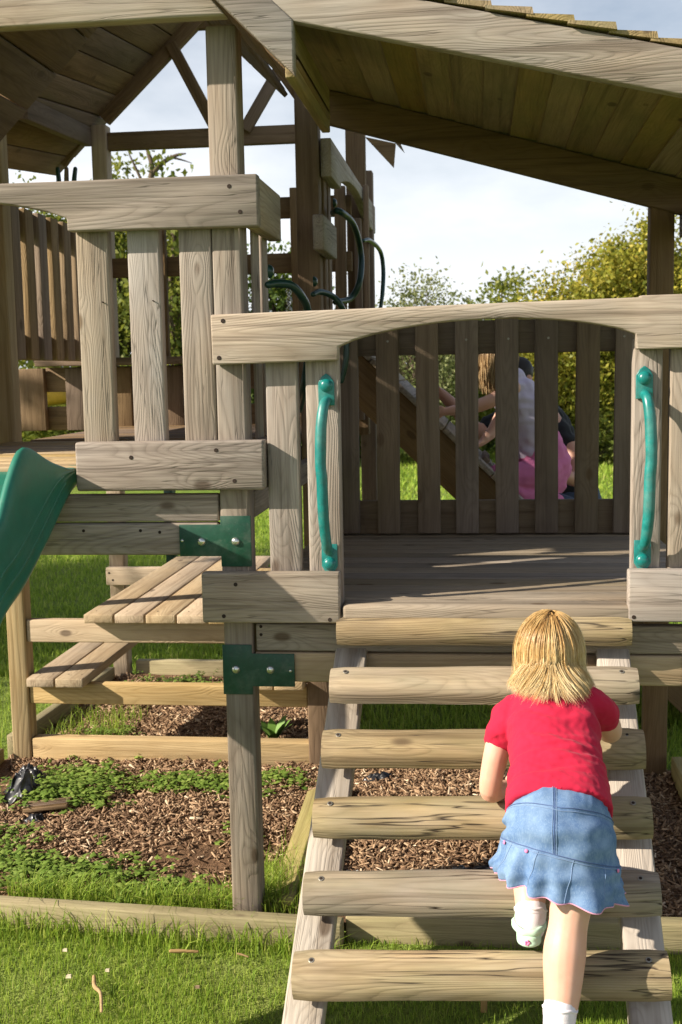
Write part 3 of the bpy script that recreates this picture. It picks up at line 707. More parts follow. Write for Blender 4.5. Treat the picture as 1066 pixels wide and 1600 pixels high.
# arched front rail
pts = [(0.002, 1.688), (.001, 1.834), (1.23, 1.853), (1.232, 1.858), (1.60, 1.861), (1.60, 1.711), (1.222, 1.708), (1.219, 1.752)]
for i in range(1, 18):
    u = i / 18; x = 1.219 + (.376 - 1.219) * u; pts.append((x, 1.743 - .009 * (2 * u - 1) + .060 * (1 - (2 * u - 1) ** 2) ** .8))
pts += [(.376, 1.733), (.374, 1.694)]
r = prism('rail', LT, pts, -.049, -.003, wd, .005); screws(r, [(.038, 1.815), (.023, 1.708)], -.0492, .0068)
r = bx('rail', LT, -.053, .366, -.048, -.003, .915, 1.068, wd, .006, jit=.0015); screws(r, [(.052, 1.033), (.013, .936), (.335, .927)], -.0482, .0062)
r = bx('rail', LT, 1.206, 1.64, -.048, -.003, .925, 1.077, wd, .006); screws(r, [(1.222, .94)], -.0482, .006)
for x0, x1 in ((.150, .246), (.270, .370), (1.219, 1.302), (1.324, 1.42)):
    bx('slat', LT, x0, x1, .001, .045, .93, 1.74, wd, .006, jit=.0015)
r = bx('beam', LT, .099, 1.497, .006, .05, .817, .901, wd, .006); screws(r, [(.115, .893), (.115, .868)], .0056, .005)
bx('beam', LT, .094, 1.497, .003, .05, .721, .812, M['pine'], .006)
plate(LT, [(-.005, .682), (.087, .682), (.087, .708), (.218, .708), (.218, .811), (.087, .811), (.087, .838), (-.005, .838)], 0.0, [(.036, .761), (.143, .761)], (.205, .758))
plate(LT, [(1.37, .708), (1.50, .708), (1.50, .682), (1.595, .682), (1.595, .838), (1.50, .838), (1.50, .811), (1.37, .811)], 0.0, [(1.45, .761), (1.55, .761)], (1.383, .758))
bx('beam', LT, .10, 1.46, 1.46, 1.50, .86, .94, br, .005)
bx('beam', LT, .135, 1.46, 1.505, 1.55, .72, .81, br, .005)
bx('beam', LT, .75, .80, .06, 1.44, .86, .94, br, .005)
ys = list(np.arange(.05, 1.42, .1105))
for y in ys: bx('deck_board', LT, .094, 1.495, y, y + .1085, DZ1 - .03, DZ1 + random.uniform(-.0015, .0015), M['deck'], .003)
bx('deck_board', LT, .372, 1.217, -.046, .047, DZ1 - .068, DZ1 - .004, M['deck'], .012)
# rear slats and rails
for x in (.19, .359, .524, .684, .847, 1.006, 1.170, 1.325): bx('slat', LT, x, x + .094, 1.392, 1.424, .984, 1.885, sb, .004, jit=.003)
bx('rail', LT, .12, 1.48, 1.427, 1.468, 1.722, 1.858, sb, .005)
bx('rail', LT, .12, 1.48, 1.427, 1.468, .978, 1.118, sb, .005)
for x in (.41, .73, .90, 1.06, 1.36): disc_obj('screw', LT, (x, 1.391, 1.78), (0, -1, 0), .005, .001, M['steel'], 8)
# teal grips on both jambs
def grip(parent, x, sgn, z0, z1):
    y0 = -.001
    P = [(x, y0 - .004, z0 - .022), (x, y0 - .028, z0 - .024), (x - sgn * .004, y0 - .052, z0 - .040), (x - sgn * .010, y0 - .066, z0 - .10), (x - sgn * .013, y0 - .070, z0 - .20), (x - sgn * .010, y0 - .070, (z0 + z1) / 2),
         (x - sgn * .008, y0 - .068, z1 + .14), (x - sgn * .003, y0 - .055, z1 + .065), (x, y0 - .03, z1 + .035), (x, y0 - .004, z1 + .030)]
    g = tube_obj('grip_handle', parent, P, [.013, .0145, .0155, .0165, .0165, .0165, .0165, .0155, .0145, .013], M['grip'], 14, 6)
    for zc, s in ((z0 + .020, 1), (z1 - .004, -1)):
        pp = [(x - .024, zc - .055 * s), (x + .024, zc - .055 * s), (x + .024, zc + .012 * s), (x + .013, zc + .030 * s), (x, zc + .039 * s), (x - .013, zc + .030 * s), (x - .024, zc + .012 * s)]
        pl = prism('grip_plate', g, pp, y0 - .008, y0 - .0005, M['grip'], .0018)
        disc_obj('bolt', g, (x, y0 - .008, zc + .004 * s), (0, -1, 0), .019, .015, M['grip'], 16, 1.0)
grip(LT, .333, 1, 1.598, 1.098); grip(LT, 1.250, -1, 1.603, 1.108)
# roof: front fascia, rear rafter, overlapping boards running front to back
fz = lambda X: 2.612 - .2325 * (X - .285)         # fascia lower edge (Y = -.12)
prism('fascia', LT, [(.284, fz(.284)), (1.80, fz(1.80)), (1.80, fz(1.80) + .118), (.44, fz(.44) + .118), (.15, 2.735)], -.163, -.117, M['wood'], .005)
rz = lambda X: (lambda a, b: a.z + (b.z - a.z) * (X - a.x) / (b.x - a.x))(at(625, 222, Y=1.43), at(1013.7, 321.4, Y=1.43))
prism('rafter', LT, [(.12, rz(.12)), (1.80, rz(1.80)), (1.80, rz(1.80) + .135), (.12, rz(.12) + .135)], 1.43, 1.48, br, .004)
bx('beam', LT, 1.585, 1.63, -.1, 1.5, 2.17, 2.27, wd, .005)
nb = 15; pit = .1085
for i in range(nb):
    X = .15 + pit * i
    zf0, zf1 = fz(X) + .122, fz(X + pit * 1.18) + .122; zb0, zb1 = rz(X) + .137, rz(X + pit * 1.18) + .137
    w = pit * 1.18; lift = .008
    yf = -.172 + random.uniform(-.012, .012); V = []
    for y, z0, z1 in ((yf, zf0, zf1), (1.52, zb0, zb1)):
        V += [(X, y, z0), (X + w, y, z1 + lift), (X + w - .004, y, z1 + lift + .019), (X, y, z0 + .008)]
    c = Vector((sum(v[0] for v in V) / 8, sum(v[1] for v in V) / 8, sum(v[2] for v in V) / 8))
    Mx = Matrix.Translation(c) @ Matrix.Rotation(pi / 2, 4, 'Z'); iv = Mx.inverted()
    mesh_obj('roof_board', [tuple(iv @ Vector(v)) for v in V], [(0, 1, 2, 3), (7, 6, 5, 4), (0, 4, 5, 1), (1, 5, 6, 2), (2, 6, 7, 3), (3, 7, 4, 0)], M['roofb'], LT, False, Mx)

# ================================================================== CLIMBING LADDER
CL = thing('climbing_ladder', (.78, -.6, GZ), 'sloping wooden climbing ladder of half-round rungs leading up to the low deck', 'ladder')
RL = [(.355, -.038, .906), (.354, -.222, .787), (.350, -.385, .657), (.346, -.552, .529), (.343, -.722, .403), (.340, -.892, .279), (.337, -1.062, .155), (.334, -1.232, .03)]
RR = [(1.216, -.038, .912), (1.214, -.222, .797), (1.210, -.385, .673), (1.206, -.552, .552), (1.203, -.722, .432), (1.200, -.892, .316), (1.197, -1.062, .198), (1.194, -1.232, .08)]
SLP = Vector((0, -.171, -.1245)).normalized(); NRM = Vector((0, -.588, .809)).normalized()
def dsec(l, mat, seed):
    """half-round rung along X, flat side on the stringers, slightly uneven, rounded arrises"""
    st = random.Random(seed); V = []; F = []; nx = 22; prof = []
    for k in range(11):
        a = pi * k / 10; prof.append((.057 * cos(a), .004 + .060 * sin(a) ** .82))
    prof = [(.050, -.004)] + prof + [(-.050, -.004)]; n = len(prof); ph = [st.uniform(0, 6) for _ in range(4)]
    for i in range(nx + 1):
        x = -l / 2 + l * i / nx; e = 1.0
        if i in (0, nx): e = .94
        for p, q in prof:
            wob = 1 + .022 * sin(x * 6 + ph[0]) + .014 * sin(x * 17 + ph[1] + p * 60)
            V.append((x + (.004 if i == 0 else -.004 if i == nx else 0) * 0, p * e * wob, q * e * wob))
    for i in range(nx):
        for k in range(n): F.append((i * n + k, i * n + (k + 1) % n, (i + 1) * n + (k + 1) % n, (i + 1) * n + k))
    F.append(tuple(range(n - 1, -1, -1))); F.append(tuple(nx * n + k for k in range(n)))
    return V, F
for i, (a, b) in enumerate(zip(RL, RR)):
    a, b = Vector(a), Vector(b); x = (b - a).normalized(); y = (-SLP - x * (-SLP).dot(x)).normalized(); z = x.cross(y)
    if z.z < 0: y, z = -y, -z
    c = (a + b) / 2 - z * .050 + Vector((0, 0, (.016, .009, .005, .002, 0, 0, 0, 0)[i]))
    Mx = Matrix(((x.x, y.x, z.x, c.x), (x.y, y.y, z.y, c.y), (x.z, y.z, z.z, c.z), (0, 0, 0, 1)))
    V, F = dsec((b - a).length, M['rung'], i); o = mesh_obj('rung', V, F, M['rung'], CL, True, Mx)
    try: o.data.set_sharp_from_angle(angle=radians(42))
    except Exception: pass
    for xx in (-.385, .385):
        disc_obj('screw', o, Mx @ Vector((xx, .012, .0628)), z + y * .15, .0075, .001, M['steel'], 10)
        disc_obj('screw', o, Mx @ Vector((xx, .012, .0636)), z + y * .15, .0045, .0008, M['screw'], 6)
for x0, x1 in (((.393), (.345)), ((1.170), (1.150))):
    t0 = Vector((x0, .01, .895)); t1 = Vector((x1 + .005, -1.36, -.10))
    if x0 > 1: t0.z += .004; t1.z += .045
    # below the rungs
    n = NRM * -.077
    o = board('stringer', CL, t0 + n, t1 + n, .096, .05, M['pale'], (1, 0, 0), .006)

# ================================================================== SLIDE
def slide():
    S = thing('slide', (-.75, -.3, GZ), 'green plastic slide running down from the tall tower', 'slide')
    cl = [(-.665, y, z) for y, z in ((.10, 1.375), (.03, 1.362), (-.06, 1.322), (-.213, 1.232), (-.397, 1.135), (-.58, 1.062), (-.75, .90), (-.95, .65), (-1.2, .36), (-1.5, .12), (-1.85, .03))]
    C = catmull(cl, 5); n = len(C); hw = .165
    T = np.gradient(C, axis=0); T /= np.linalg.norm(T, axis=1)[:, None]
    prof = [(-hw + .05, .0), (-hw + .015, .03), (-hw + .005, .10), (-hw - .01, .135), (-hw - .03, .14), (-hw - .045, .115), (-hw - .045, .03), (-hw - .04, -.05), (-hw, -.06),
            (hw, -.06), (hw + .034, -.052), (hw + .038, -.02), (hw + .031, -.012), (hw + .039, .03), (hw + .031, .038), (hw + .039, .075), (hw + .031, .083), (hw + .036, .115), (hw + .022, .14), (hw + .0, .135), (hw - .012, .10), (hw - .022, .03), (hw - .055, .0)]
    V = []; F = []; m = len(prof)
    for i in range(n):
        t = T[i]; side = np.cross(t, [0, 0, 1]); side /= np.linalg.norm(side); side = -side if side[0] < 0 else side
        nr = np.cross(side, t); nr = -nr if nr[2] < 0 else nr
        sc = 1.0 if i > 15 else .08 + .92 * (lambda q: q * q * (3 - 2 * q))(max(0, i - 3) / 12)
        hump = .125 * math.exp(-((i - 14.5) / (3.0 if i < 14.5 else 7.0)) ** 2)
        for x, h in prof:
            hh = h * (sc if h > 0 else 1) + (hump if h > .09 else 0)
            V.append(C[i] + side * x + nr * hh)
    for i in range(n - 1):
        for k in range(m): F.append((i * m + k, i * m + (k + 1) % m, (i + 1) * m + (k + 1) % m, (i + 1) * m + k))
    F.append(tuple(range(m))); F.append(tuple((n - 1) * m + k for k in range(m))[::-1])
    o = mesh_obj('chute', V, F, M['slide'], S, True)
    sd = o.modifiers.new('sub', 'SUBSURF'); sd.levels = 1; sd.render_levels = 1
    for h0 in (.012, .062):                         # moulded ribs along the outer wall
        P = []
        for i in range(9, n - 3, 2):
            t = T[i]; side = np.cross(t, [0, 0, 1]); side /= np.linalg.norm(side); side = -side if side[0] < 0 else side
            nr = np.cross(side, t); nr = -nr if nr[2] < 0 else nr; sc = 1.0 if i > 15 else .08 + .92 * (lambda q: q * q * (3 - 2 * q))(max(0, i - 3) / 12)
            P.append(C[i] + side * (hw + .0335) + nr * (h0 * sc))
        v, f = tube(P, [.0045] * len(P), 8, 2); mesh_obj('rib', v, f, M['slide'], o, True)
slide()

# ================================================================== PICNIC TABLE UNDER THE TOWER
PT = thing('picnic_table', (-.6, 2.1, GZ), 'built-in wooden picnic table with benches under the tall tower', 'picnic table')
pn = M['pine']
bx('rail', PT, -1.222, .03, 1.462, 1.51, .491, .592, pn, .006)
bx('rail', PT, -1.222, .034, 1.462, 1.515, .21, .304, pn, .006)
for i in range(5):
    x = -.934 + .1385 * i; o = bx('table_plank', PT, x, x + (.133 if i < 4 else .10), 1.395, 3.02 if i < 4 else 2.6, .592, .632 + random.uniform(-.002, .002), pn, .006)
    for xx in (.035, .10): disc_obj('screw', o, (x + xx, 1.47, .6325), (0, 0, 1), .004, .0006, M['screw'], 8)
for x in (-1.207, -1.075, -.232, -.10):
    o = bx('bench_plank', PT, x, x + .127, 1.39, 2.42 if x < -.5 else 2.8, .304, .345, pn, .006)
    for xx in (.035, .095): disc_obj('screw', o, (x + xx, 1.47, .3452), (0, 0, 1), .004, .0006, M['screw'], 8)
r = bx('rail', PT, -1.29, .03, 2.80, 2.846, .50, .60, pn, .006); screws(r, [(-1.27, .57), (-1.25, .53)], 2.7995, .006)
bx('rail', PT, -1.195, -.14, 2.87, 2.91, .21, .304, pn, .006)

# ================================================================== REAR CLIMBING RAMP
RP = thing('climbing_ramp', (1.2, 2.4, GZ), 'sloping boarded ramp rising to the left behind the rear slats', 'ramp')
q0 = Vector((.15, 0, 1.81)); q1 = Vector((2.08, 0, -.06)); rd = (q1 - q0).normalized(); rn = Vector((-rd.z, 0, rd.x)); rn = rn if rn.z > 0 else -rn
for y in (2.16, 2.74):
    board('stringer', RP, q0 + Vector((0, y, 0)) - rn * .095, q1 + Vector((0, y, 0)) - rn * .095, .19, .045, br, rn, .004)
lt = (q1 - q0).length; nbp = 17
for i in range(nbp):
    c = q0 + rd * (lt * (i + .5) / nbp) + rn * .016
    board('ramp_board', RP, (c.x, 2.12, c.z), (c.x, 2.80, c.z), lt / nbp - .006, .028, wd, rd, .004)
for i in range(3):
    c = q0 + rd * (lt * (.2 + .13 * i)) + rn * .036
    board('cleat', RP, (c.x, 2.25, c.z), (c.x, 2.7, c.z), .035, .03, br, rd, .004)
YS = thing('yellow_slide', (-1.5, 4.2, GZ), 'yellow plastic slide seen through the boards at far left', 'slide')
a, b = at(30, 618, Y=4.2), at(130, 606, Y=4.2)
board('chute', YS, a + Vector((-1.6, 0, -.2)), b + Vector((.8, 0, .06)), .13, .5, M['yellow'], (0, 0, 1), .03)
for s in (-.4, 1.0): bx('leg', YS, a.x + s, a.x + s + .06, 4.1, 4.2, GZ, a.z - .1, M['gripdk'], .01)

# ================================================================== LITTER ON THE GROUND
def stick(px0, px1, r, label, bend=.01):
    a, b = at(*px0, Z=GZ + .035), at(*px1, Z=GZ + .03); m = (a + b) / 2 + Vector((bend, 0, .001)); m2 = a * .7 + b * .3 + Vector((-bend * .6, .001, .0))
    v, f = tube([a, m2, m, b], [r, r * 1.15, r * .9, r * .8], 8, 4); o = mesh_obj('stick', v, f, M['stick'], None, True); tag(o, label, 'stick', 'sticks and chips on the grass')
M['stick'] = wood('dry_stick', (0.45, 0.30, 0.15), (0.26, 0.16, 0.08), greyness=.2)
M['palechip'] = plain('pale_wood_chip', (0.62, 0.53, 0.38), .7, .2, 60, .15)
stick((267, 1486), (309, 1487), .0055, 'straight pale stick lying across the grass near the edging', .0)
stick((147, 1526), (159, 1580), .0055, 'thin brown twig standing nearest the bottom left corner', .008)
stick((372, 1490), (388, 1495), .003, 'tiny pale twig in the grass below the post', .0)
def chipthing(px, s, label, mat):
    c = at(*px, Z=GZ + .035); V = []
    for sx, sy, sz in ((-1, -.6, -.5), (1, -.7, -.4), (.9, .6, -.5), (-.8, .7, -.4), (-.8, -.5, .5), (.8, -.5, .6), (.7, .5, .5), (-.7, .6, .4)): V.append(c + Vector((sx * s, sy * s, sz * s)) * random.uniform(.85, 1.15))
    o = mesh_obj('wood_chip', V, [(0, 3, 2, 1), (4, 5, 6, 7), (0, 1, 5, 4), (1, 2, 6, 5), (2, 3, 7, 6), (3, 0, 4, 7)], mat, None)
    tag(o, label, 'wood chip', 'sticks and chips on the grass')
for px, s, lab in (((108, 1525), .008, 'pale wood chip left of the thin twig'), ((168, 1516), .007, 'pale wood chip right of the thin twig, in the grass'), ((102, 1484), .007, 'small white chip on the grass farthest left'), ((309, 1542), .007, 'brown chip alone on the grass between the twig and the ladder')):
    chipthing(px, s, lab, M['palechip'] if 'brown' not in lab else M['stick'])
c = at(756, 1566, Z=GZ + .04); o = board('bark_piece', None, c + Vector((0, -.0, -.03)), c + Vector((.002, .02, .045)), .018, .01, M['stick'], (1, 0, 0), .003)
tag(o, 'brown piece of bark upright in the grass under the lowest rungs', 'bark')
# crumpled black plastic and a broken grooved board
def bag(name, px, Y, sx, sy, sz, label, seed):
    """crumpled sheet: a folded height field lying on the bed"""
    c = at(*px, Y=Y); n = 46; V = []; F = []
    for j in range(n + 1):
        for i in range(n + 1):
            u, v = i / n * 2 - 1, j / n * 2 - 1; q = Vector((u * 1.3 + seed, v * 1.3, seed))
            rr = sqrt(u * u + v * v) / (1.05 + .35 * mnoise.noise(Vector((math.atan2(v, u) * 1.2, seed, 0)))); h = max(0, 1 - rr ** 2)
            f = .75 * h + .9 * h * (abs(mnoise.noise(q)) - .12) + .45 * (abs(mnoise.noise(q * 2.4)) - .15) * (h + .12) + .2 * (abs(mnoise.noise(q * 5.2)) - .15) * (h + .1)
            x = c.x + sx * 1.25 * (u + .3 * mnoise.noise(q * 1.7)); y = c.y + sy * 1.25 * (v + .3 * mnoise.noise(q * 1.7 + Vector((9, 0, 0))))
            V.append((x, y, bedz(x, y) + .004 + sz * 1.5 * f - (.02 if rr > 1.05 else 0)))
    for j in range(n):
        for i in range(n): F.append((j * (n + 1) + i, j * (n + 1) + i + 1, (j + 1) * (n + 1) + i + 1, (j + 1) * (n + 1) + i))
    me = mesh_obj(name, V, F, M['bag'], None, True); tag(me, label, 'plastic', 'torn black plastic on the bed')
bag('plastic_sheet', (45, 1205), 1.15, .055, .05, .045, 'crumpled black plastic at far left, the piece nearest the picnic post', 1.0)
bag('plastic_sheet', (36, 1240), .98, .065, .06, .055, 'crumpled black plastic at far left, the larger darker piece above the broken board', 5.0)
bag('plastic_sheet', (58, 1300), .75, .035, .03, .02, 'small torn scrap of black plastic below the broken board', 9.0)
bag('plastic_sheet', (590, 1195), 1.25, .05, .035, .02, 'scrap of black plastic on the chips under the third rung', 13.0)
bag('plastic_sheet', (750, 1422), .32, .12, .05, .025, 'dark plastic sheet showing under the fifth rung by the edging', 17.0)
bag('plastic_sheet', (552, 1412), .30, .035, .03, .02, 'dark plastic scrap beside the left stringer under the fifth rung', 21.0)
c = at(75, 1278, Y=.85); c.z = bedz(c.x, c.y) + .018
GB = thing('grooved_board', c, 'short broken brown grooved board lying by the black plastic', 'board')
o = board('plank', GB, c + Vector((-.085, -.02, .0)), c + Vector((.085, .012, .012)), .016, .085, M['brown'], (.1, .1, 1), .003)
for k in range(5): board('ridge', GB, c + Vector((-.085, -.052 + k * .017, .011)), c + Vector((.085, -.02 + k * .017, .023)), .006, .006, M['brown'], (0, 0, 1), .002)

# ================================================================== TREES
M['bark'] = plain('tree_bark', (0.10, 0.075, 0.055), .9, .1, 12, .3, bstr=.6)
LEAF = {'gold': tinted('leaves_gold', [(0, (.06, .09, .012)), (.4, (.20, .22, .03)), (.75, (.38, .33, .045)), (1, (.55, .42, .09))], .5, .35, (.5, .45, .06)),
        'dark': tinted('leaves_dark', [(0, (.02, .04, .01)), (.5, (.055, .095, .02)), (1, (.13, .17, .04))], .5, .3, (.3, .4, .05)),
        'olive': tinted('leaves_olive', [(0, (.04, .065, .012)), (.5, (.115, .145, .025)), (1, (.25, .25, .05))], .5, .35, (.4, .42, .06)),
        'pale': tinted('leaves_pale', [(0, (.10, .13, .05)), (.5, (.2, .225, .09)), (1, (.32, .31, .15))], .6, .35, (.4, .42, .15))}
def tree(name, label, cat, base, height, rx, ry, zlow, kind, ncl, per, leaf, trunk=.12, spread=.18, group=None, bare=(), top=1.0, shape=2.0, limbs=12):
    bxp = Vector(base); t = thing(name, bxp, label, cat, group)
    zc = (zlow + height) / 2; rzv = (height - zlow) / 2
    cl = []
    while len(cl) < ncl:
        p = rng.normal(0, 1, 3); p /= np.linalg.norm(p); r = rng.uniform(.25, 1.0) ** .5
        bump = 1 + .28 * mnoise.noise(Vector(p * 1.8) + Vector((bxp.x, height, 0))) + .18 * mnoise.noise(Vector(p * 4.2) + Vector((0, bxp.x, 0)))
        q = p * r * bump; cl.append((q[0] * rx, q[1] * ry, zc + q[2] * rzv))
    cl = np.array(cl); cs = rng.uniform(.6, 1.35, ncl) * spread
    n = ncl * per
    off = rng.normal(0, 1, (n, 3)) * np.repeat(cs, per)[:, None] * np.array([1, 1, .75])
    P = np.repeat(cl, per, 0) + off; P[:, 2] = np.maximum(P[:, 2], .02)
    s = leaf * rng.uniform(.6, 1.3, n)
    a = rng.normal(0, 1, (n, 3)); a /= np.linalg.norm(a, axis=1)[:, None]; b = np.cross(a, rng.normal(0, 1, (n, 3))); b /= np.linalg.norm(b, axis=1)[:, None]
    nn = np.cross(a, b)
    V = np.stack([P - a * s[:, None], P + b * (s * .55)[:, None] + nn * (s * .15)[:, None], P + a * s[:, None], P - b * (s * .55)[:, None] + nn * (s * .15)[:, None]], 1).reshape(-1, 3) + np.array(bxp)
    quads_mesh('crown', V, 4, [(0, 1, 2, 3)], LEAF[kind], np.clip(np.repeat(rng.uniform(.1, .9, ncl), per) * .55 + rng.uniform(0, .5, n), 0, 1), parent=t)
    parts = [tube([bxp + Vector((0, 0, -.1)), bxp + Vector((.05, 0, zlow * .6 + .1)), bxp + Vector((-.05, .05, zc)), bxp + Vector((0, 0, zc + rzv * .6))], [trunk * 1.2, trunk, trunk * .6, trunk * .2], 8, 3)]
    for k in range(limbs):
        e = Vector(cl[rng.integers(ncl)]); st = Vector((0, 0, max(.05, min(zc, e.z * .55))))
        parts.append(tube([bxp + st, bxp + st * .4 + e * .6 + Vector((0, 0, .1)) - Vector((0, 0, st.z * .0)), bxp + e], [trunk * .4, trunk * .25, trunk * .08], 6, 2))
    for path, rad in bare: parts.append(tube(path, rad, 6, 3))
    V, F = joinvf(parts); mesh_obj('trunk', V, F, M['bark'], t, True)
    return t
def gp(x, Y): p = at(x, 690, Y=Y); return (p.x, Y, GZ - .05)
def hz_(y, Y, x=800): return at(x, y, Y=Y).z - GZ
TG = 'trees and bushes beyond the lawn'
# big golden tree on the right and its neighbours along the far edge of the lawn
tree('broadleaf_tree', 'large golden-green leafy tree rising above the right of the front rail', 'tree', gp(1000, 20), hz_(350, 20, 980), 1.6, 1.6, .3, 'gold', 420, 95, .05, .16, .24, TG)
tree('broadleaf_tree', 'golden-green bushy tree low behind the middle rear slats', 'tree', gp(890, 19), hz_(432, 19, 890), .85, 1.1, .15, 'gold', 240, 90, .048, .1, .24, TG)
tree('broadleaf_tree', 'golden tree at the right edge beyond the rear corner post', 'tree', gp(1090, 20.5), hz_(400, 20.5, 1060), 1.3, 1.3, .2, 'gold', 190, 90, .05, .14, .26, TG)
tree('broadleaf_tree', 'small rounded dark green tree far off left of the golden tree', 'tree', gp(785, 34), hz_(445, 34, 785), 1.25, 1.2, .6, 'olive', 110, 60, .09, .14, .26, TG)
tree('shrub', 'sparse pale feathery bush above the left of the front rail', 'bush', gp(655, 17), hz_(424, 17, 655), .95, .8, .4, 'pale', 210, 40, .036, .03, .17, TG, limbs=150)
tree('shrub', 'olive bush seen between the left rear slats', 'bush', gp(690, 18.5), hz_(520, 18.5), .95, .8, .05, 'olive', 110, 60, .06, .06, .22, TG)
tree('shrub', 'dark green bush low between the golden trees', 'bush', gp(790, 21.5), hz_(505, 21.5), 1.3, .8, .05, 'dark', 110, 60, .07, .06, .24, TG)
tree('shrub', 'dark undergrowth below the golden tree at right', 'bush', gp(935, 20.8), hz_(585, 20.8), 1.6, .7, .02, 'dark', 110, 60, .065, .06, .2, TG)
tree('shrub', 'low green weeds at the foot of the far hedge', 'bush', gp(930, 18), hz_(655, 18), .8, .35, .0, 'olive', 50, 50, .05, .03, .1, TG)
tree('shrub', 'olive bush at the far left of the rear slats', 'bush', gp(560, 20), hz_(500, 20), 1.2, .9, .05, 'olive', 110, 60, .065, .06, .24, TG)
tree('broadleaf_tree', 'leafy tree standing left of the play towers, shading the lawn behind them', 'tree', (-8.6, 2.3, GZ), 6.3, 2.3, 2.0, 2.4, 'olive', 260, 60, .09, .2, .4, TG)
# oaks behind the tall tower
Yo = 17
def opx(x, y, Y=Yo): return at(x, y, Y=Y)
bare = [([opx(232, 300), opx(238, 262), opx(232, 240), opx(229, 228)], [.055, .05, .035, .02]), ([opx(236, 275), opx(252, 256), opx(275, 243), opx(290, 240)], [.05, .045, .03, .012]),
        ([opx(225, 290), opx(212, 262), opx(204, 245), opx(201, 238)], [.03, .022, .014, .006]), ([opx(268, 246), opx(285, 250), opx(300, 255)], [.02, .014, .006])]
tree('oak_tree', 'olive oak with bare dead branches above the tall tower front rail', 'tree', gp(285, Yo), hz_(243, Yo, 285), .75, .8, 1.2, 'olive', 90, 60, .065, .16, .2, TG, bare)
tree('oak_tree', 'olive oak seen left of the dead branches behind the tall tower', 'tree', gp(195, Yo + 1), hz_(266, Yo + 1, 190), .85, .8, 1.0, 'olive', 100, 60, .065, .16, .2, TG)
tree('oak_tree', 'dark oak showing between the upper slats of the tall tower', 'tree', gp(250, Yo + 3), hz_(350, Yo + 3, 250), 1.8, 1.2, .6, 'dark', 170, 60, .07, .2, .28, TG)
tree('oak_tree', 'dark leafy tree between the tall tower post and the low tower', 'tree', gp(450, Yo + 4), hz_(362, Yo + 4, 450), .9, .9, .4, 'dark', 110, 55, .07, .16, .26, TG)
tree('oak_tree', 'olive tree at the far left edge behind the tall tower', 'tree', gp(90, Yo + 1), hz_(272, Yo + 1, 100), .8, .9, .8, 'olive', 100, 60, .065, .16, .24, TG)
tree('shrub', 'green bush low behind the left boards of the tall tower', 'bush', gp(110, Yo - 2), hz_(560, Yo - 2, 110), 1.5, .9, .05, 'olive', 110, 60, .06, .06, .22, TG)
tree('shrub', 'dark hedge bush behind the picnic table far across the lawn', 'bush', gp(330, Yo + 2), hz_(560, Yo + 2, 330), 1.8, .9, .05, 'dark', 110, 60, .065, .06, .22, TG)

# ================================================================== PEOPLE
def skin_material(name, base, red):
    m = NB(name); co = m('TexCoord', out='Object')
    n = m.noise(co, 9.0, 3.0, .55); n2 = m.noise(co, 55.0, 3.0, .6)
    n3 = m.noise(co, 28.0, 4.0, .65)
    a = m.mix(m.math('MULTIPLY', m.rng(n, .35, .7), .6), c4(*base), c4(*red))
    a = m.mix(m.math('MULTIPLY', m.rng(n3, .5, .75), .3), a, c4(red[0] * .9, red[1] * .85, red[2] * .85))
    return m.finish(a, m.rng(n2, .3, .7, .42, .55), n2, .06, .002, .35, **{'Subsurface Weight': .12, 'Subsurface Radius': (.012, .005, .003), 'Subsurface Scale': .6})
M['skin'] = skin_material('child_skin', (.68, .42, .31), (.66, .32, .22))
M['skin2'] = skin_material('adult_skin', (.52, .29, .20), (.5, .24, .16))
def cloth(name, col, col2, weave=900, rough=.85, amp=.5, bstr=.25):
    m = NB(name); co = m('TexCoord', out='Object')
    n = m.noise(co, 14.0, 4.0, .6); w = m.noise(co, weave, 2.0, .6)
    a = m.mix(m.math('MULTIPLY', m.rng(n, .3, .7), amp), c4(*col), c4(*col2))
    a = m.mix(m.math('MULTIPLY', m.rng(w, .45, .7), .25), a, c4(col[0] * .6, col[1] * .6, col[2] * .6))
    return m.finish(a, rough, w, bstr, .001, .15, **{'Sheen Weight': .06})
M['red'] = cloth('red_jersey', (.50, .016, .050), (.41, .012, .040), 700)
def denim():
    m = NB('blue_denim'); co = m('TexCoord', out='Object')
    w = m('TexWave', {'Vector': co, 'Scale': 260.0, 'Distortion': 1.5, 'Detail': 1.0}, out='Fac', bands_direction='DIAGONAL')
    n = m.noise(co, 22.0, 5.0, .65); n2 = m.noise(m.vmul(co, (1, 1, .25)), 420.0, 3.0, .7)
    a = m.mix(m.rng(n, .3, .72), c4(.075, .145, .285), c4(.21, .31, .46))
    a = m.mix(m.math('MULTIPLY', m.rng(n2, .5, .75), .45), a, c4(.34, .44, .58))
    a = m.mix(m.math('MULTIPLY', w, .12), a, c4(.06, .11, .25))
    return m.finish(a, .9, m.math('ADD', n2, m.math('MULTIPLY', w, .4)), .3, .001, .1)
M['denim'] = denim()
M['seam'] = cloth('denim_stitching', (.22, .31, .47), (.16, .24, .40), 900)
M['seamdk'] = cloth('dark_denim_seam', (.075, .115, .24), (.10, .16, .32), 900)
M['pinkhem'] = cloth('pink_hem_thread', (.72, .34, .46), (.62, .27, .38), 900)
M['pink'] = cloth('pink_trousers', (.66, .20, .38), (.56, .15, .31), 500)
M['lilac'] = cloth('lilac_shirt', (.60, .54, .66), (.48, .40, .55), 300)
M['black'] = cloth('black_cotton', (.018, .018, .02), (.03, .03, .032), 600)
M['jeans'] = cloth('dark_trousers', (.05, .07, .11), (.08, .10, .15), 600)
M['sock'] = cloth('white_sock', (.80, .74, .76), (.74, .66, .70), 500, .9, .4, .5)
M['mint'] = plain('mint_clog_foam', (.50, .72, .55), .5, .35, 60, .05)
M['star'] = plain('pink_star_print', (.72, .22, .42), .5, .3)
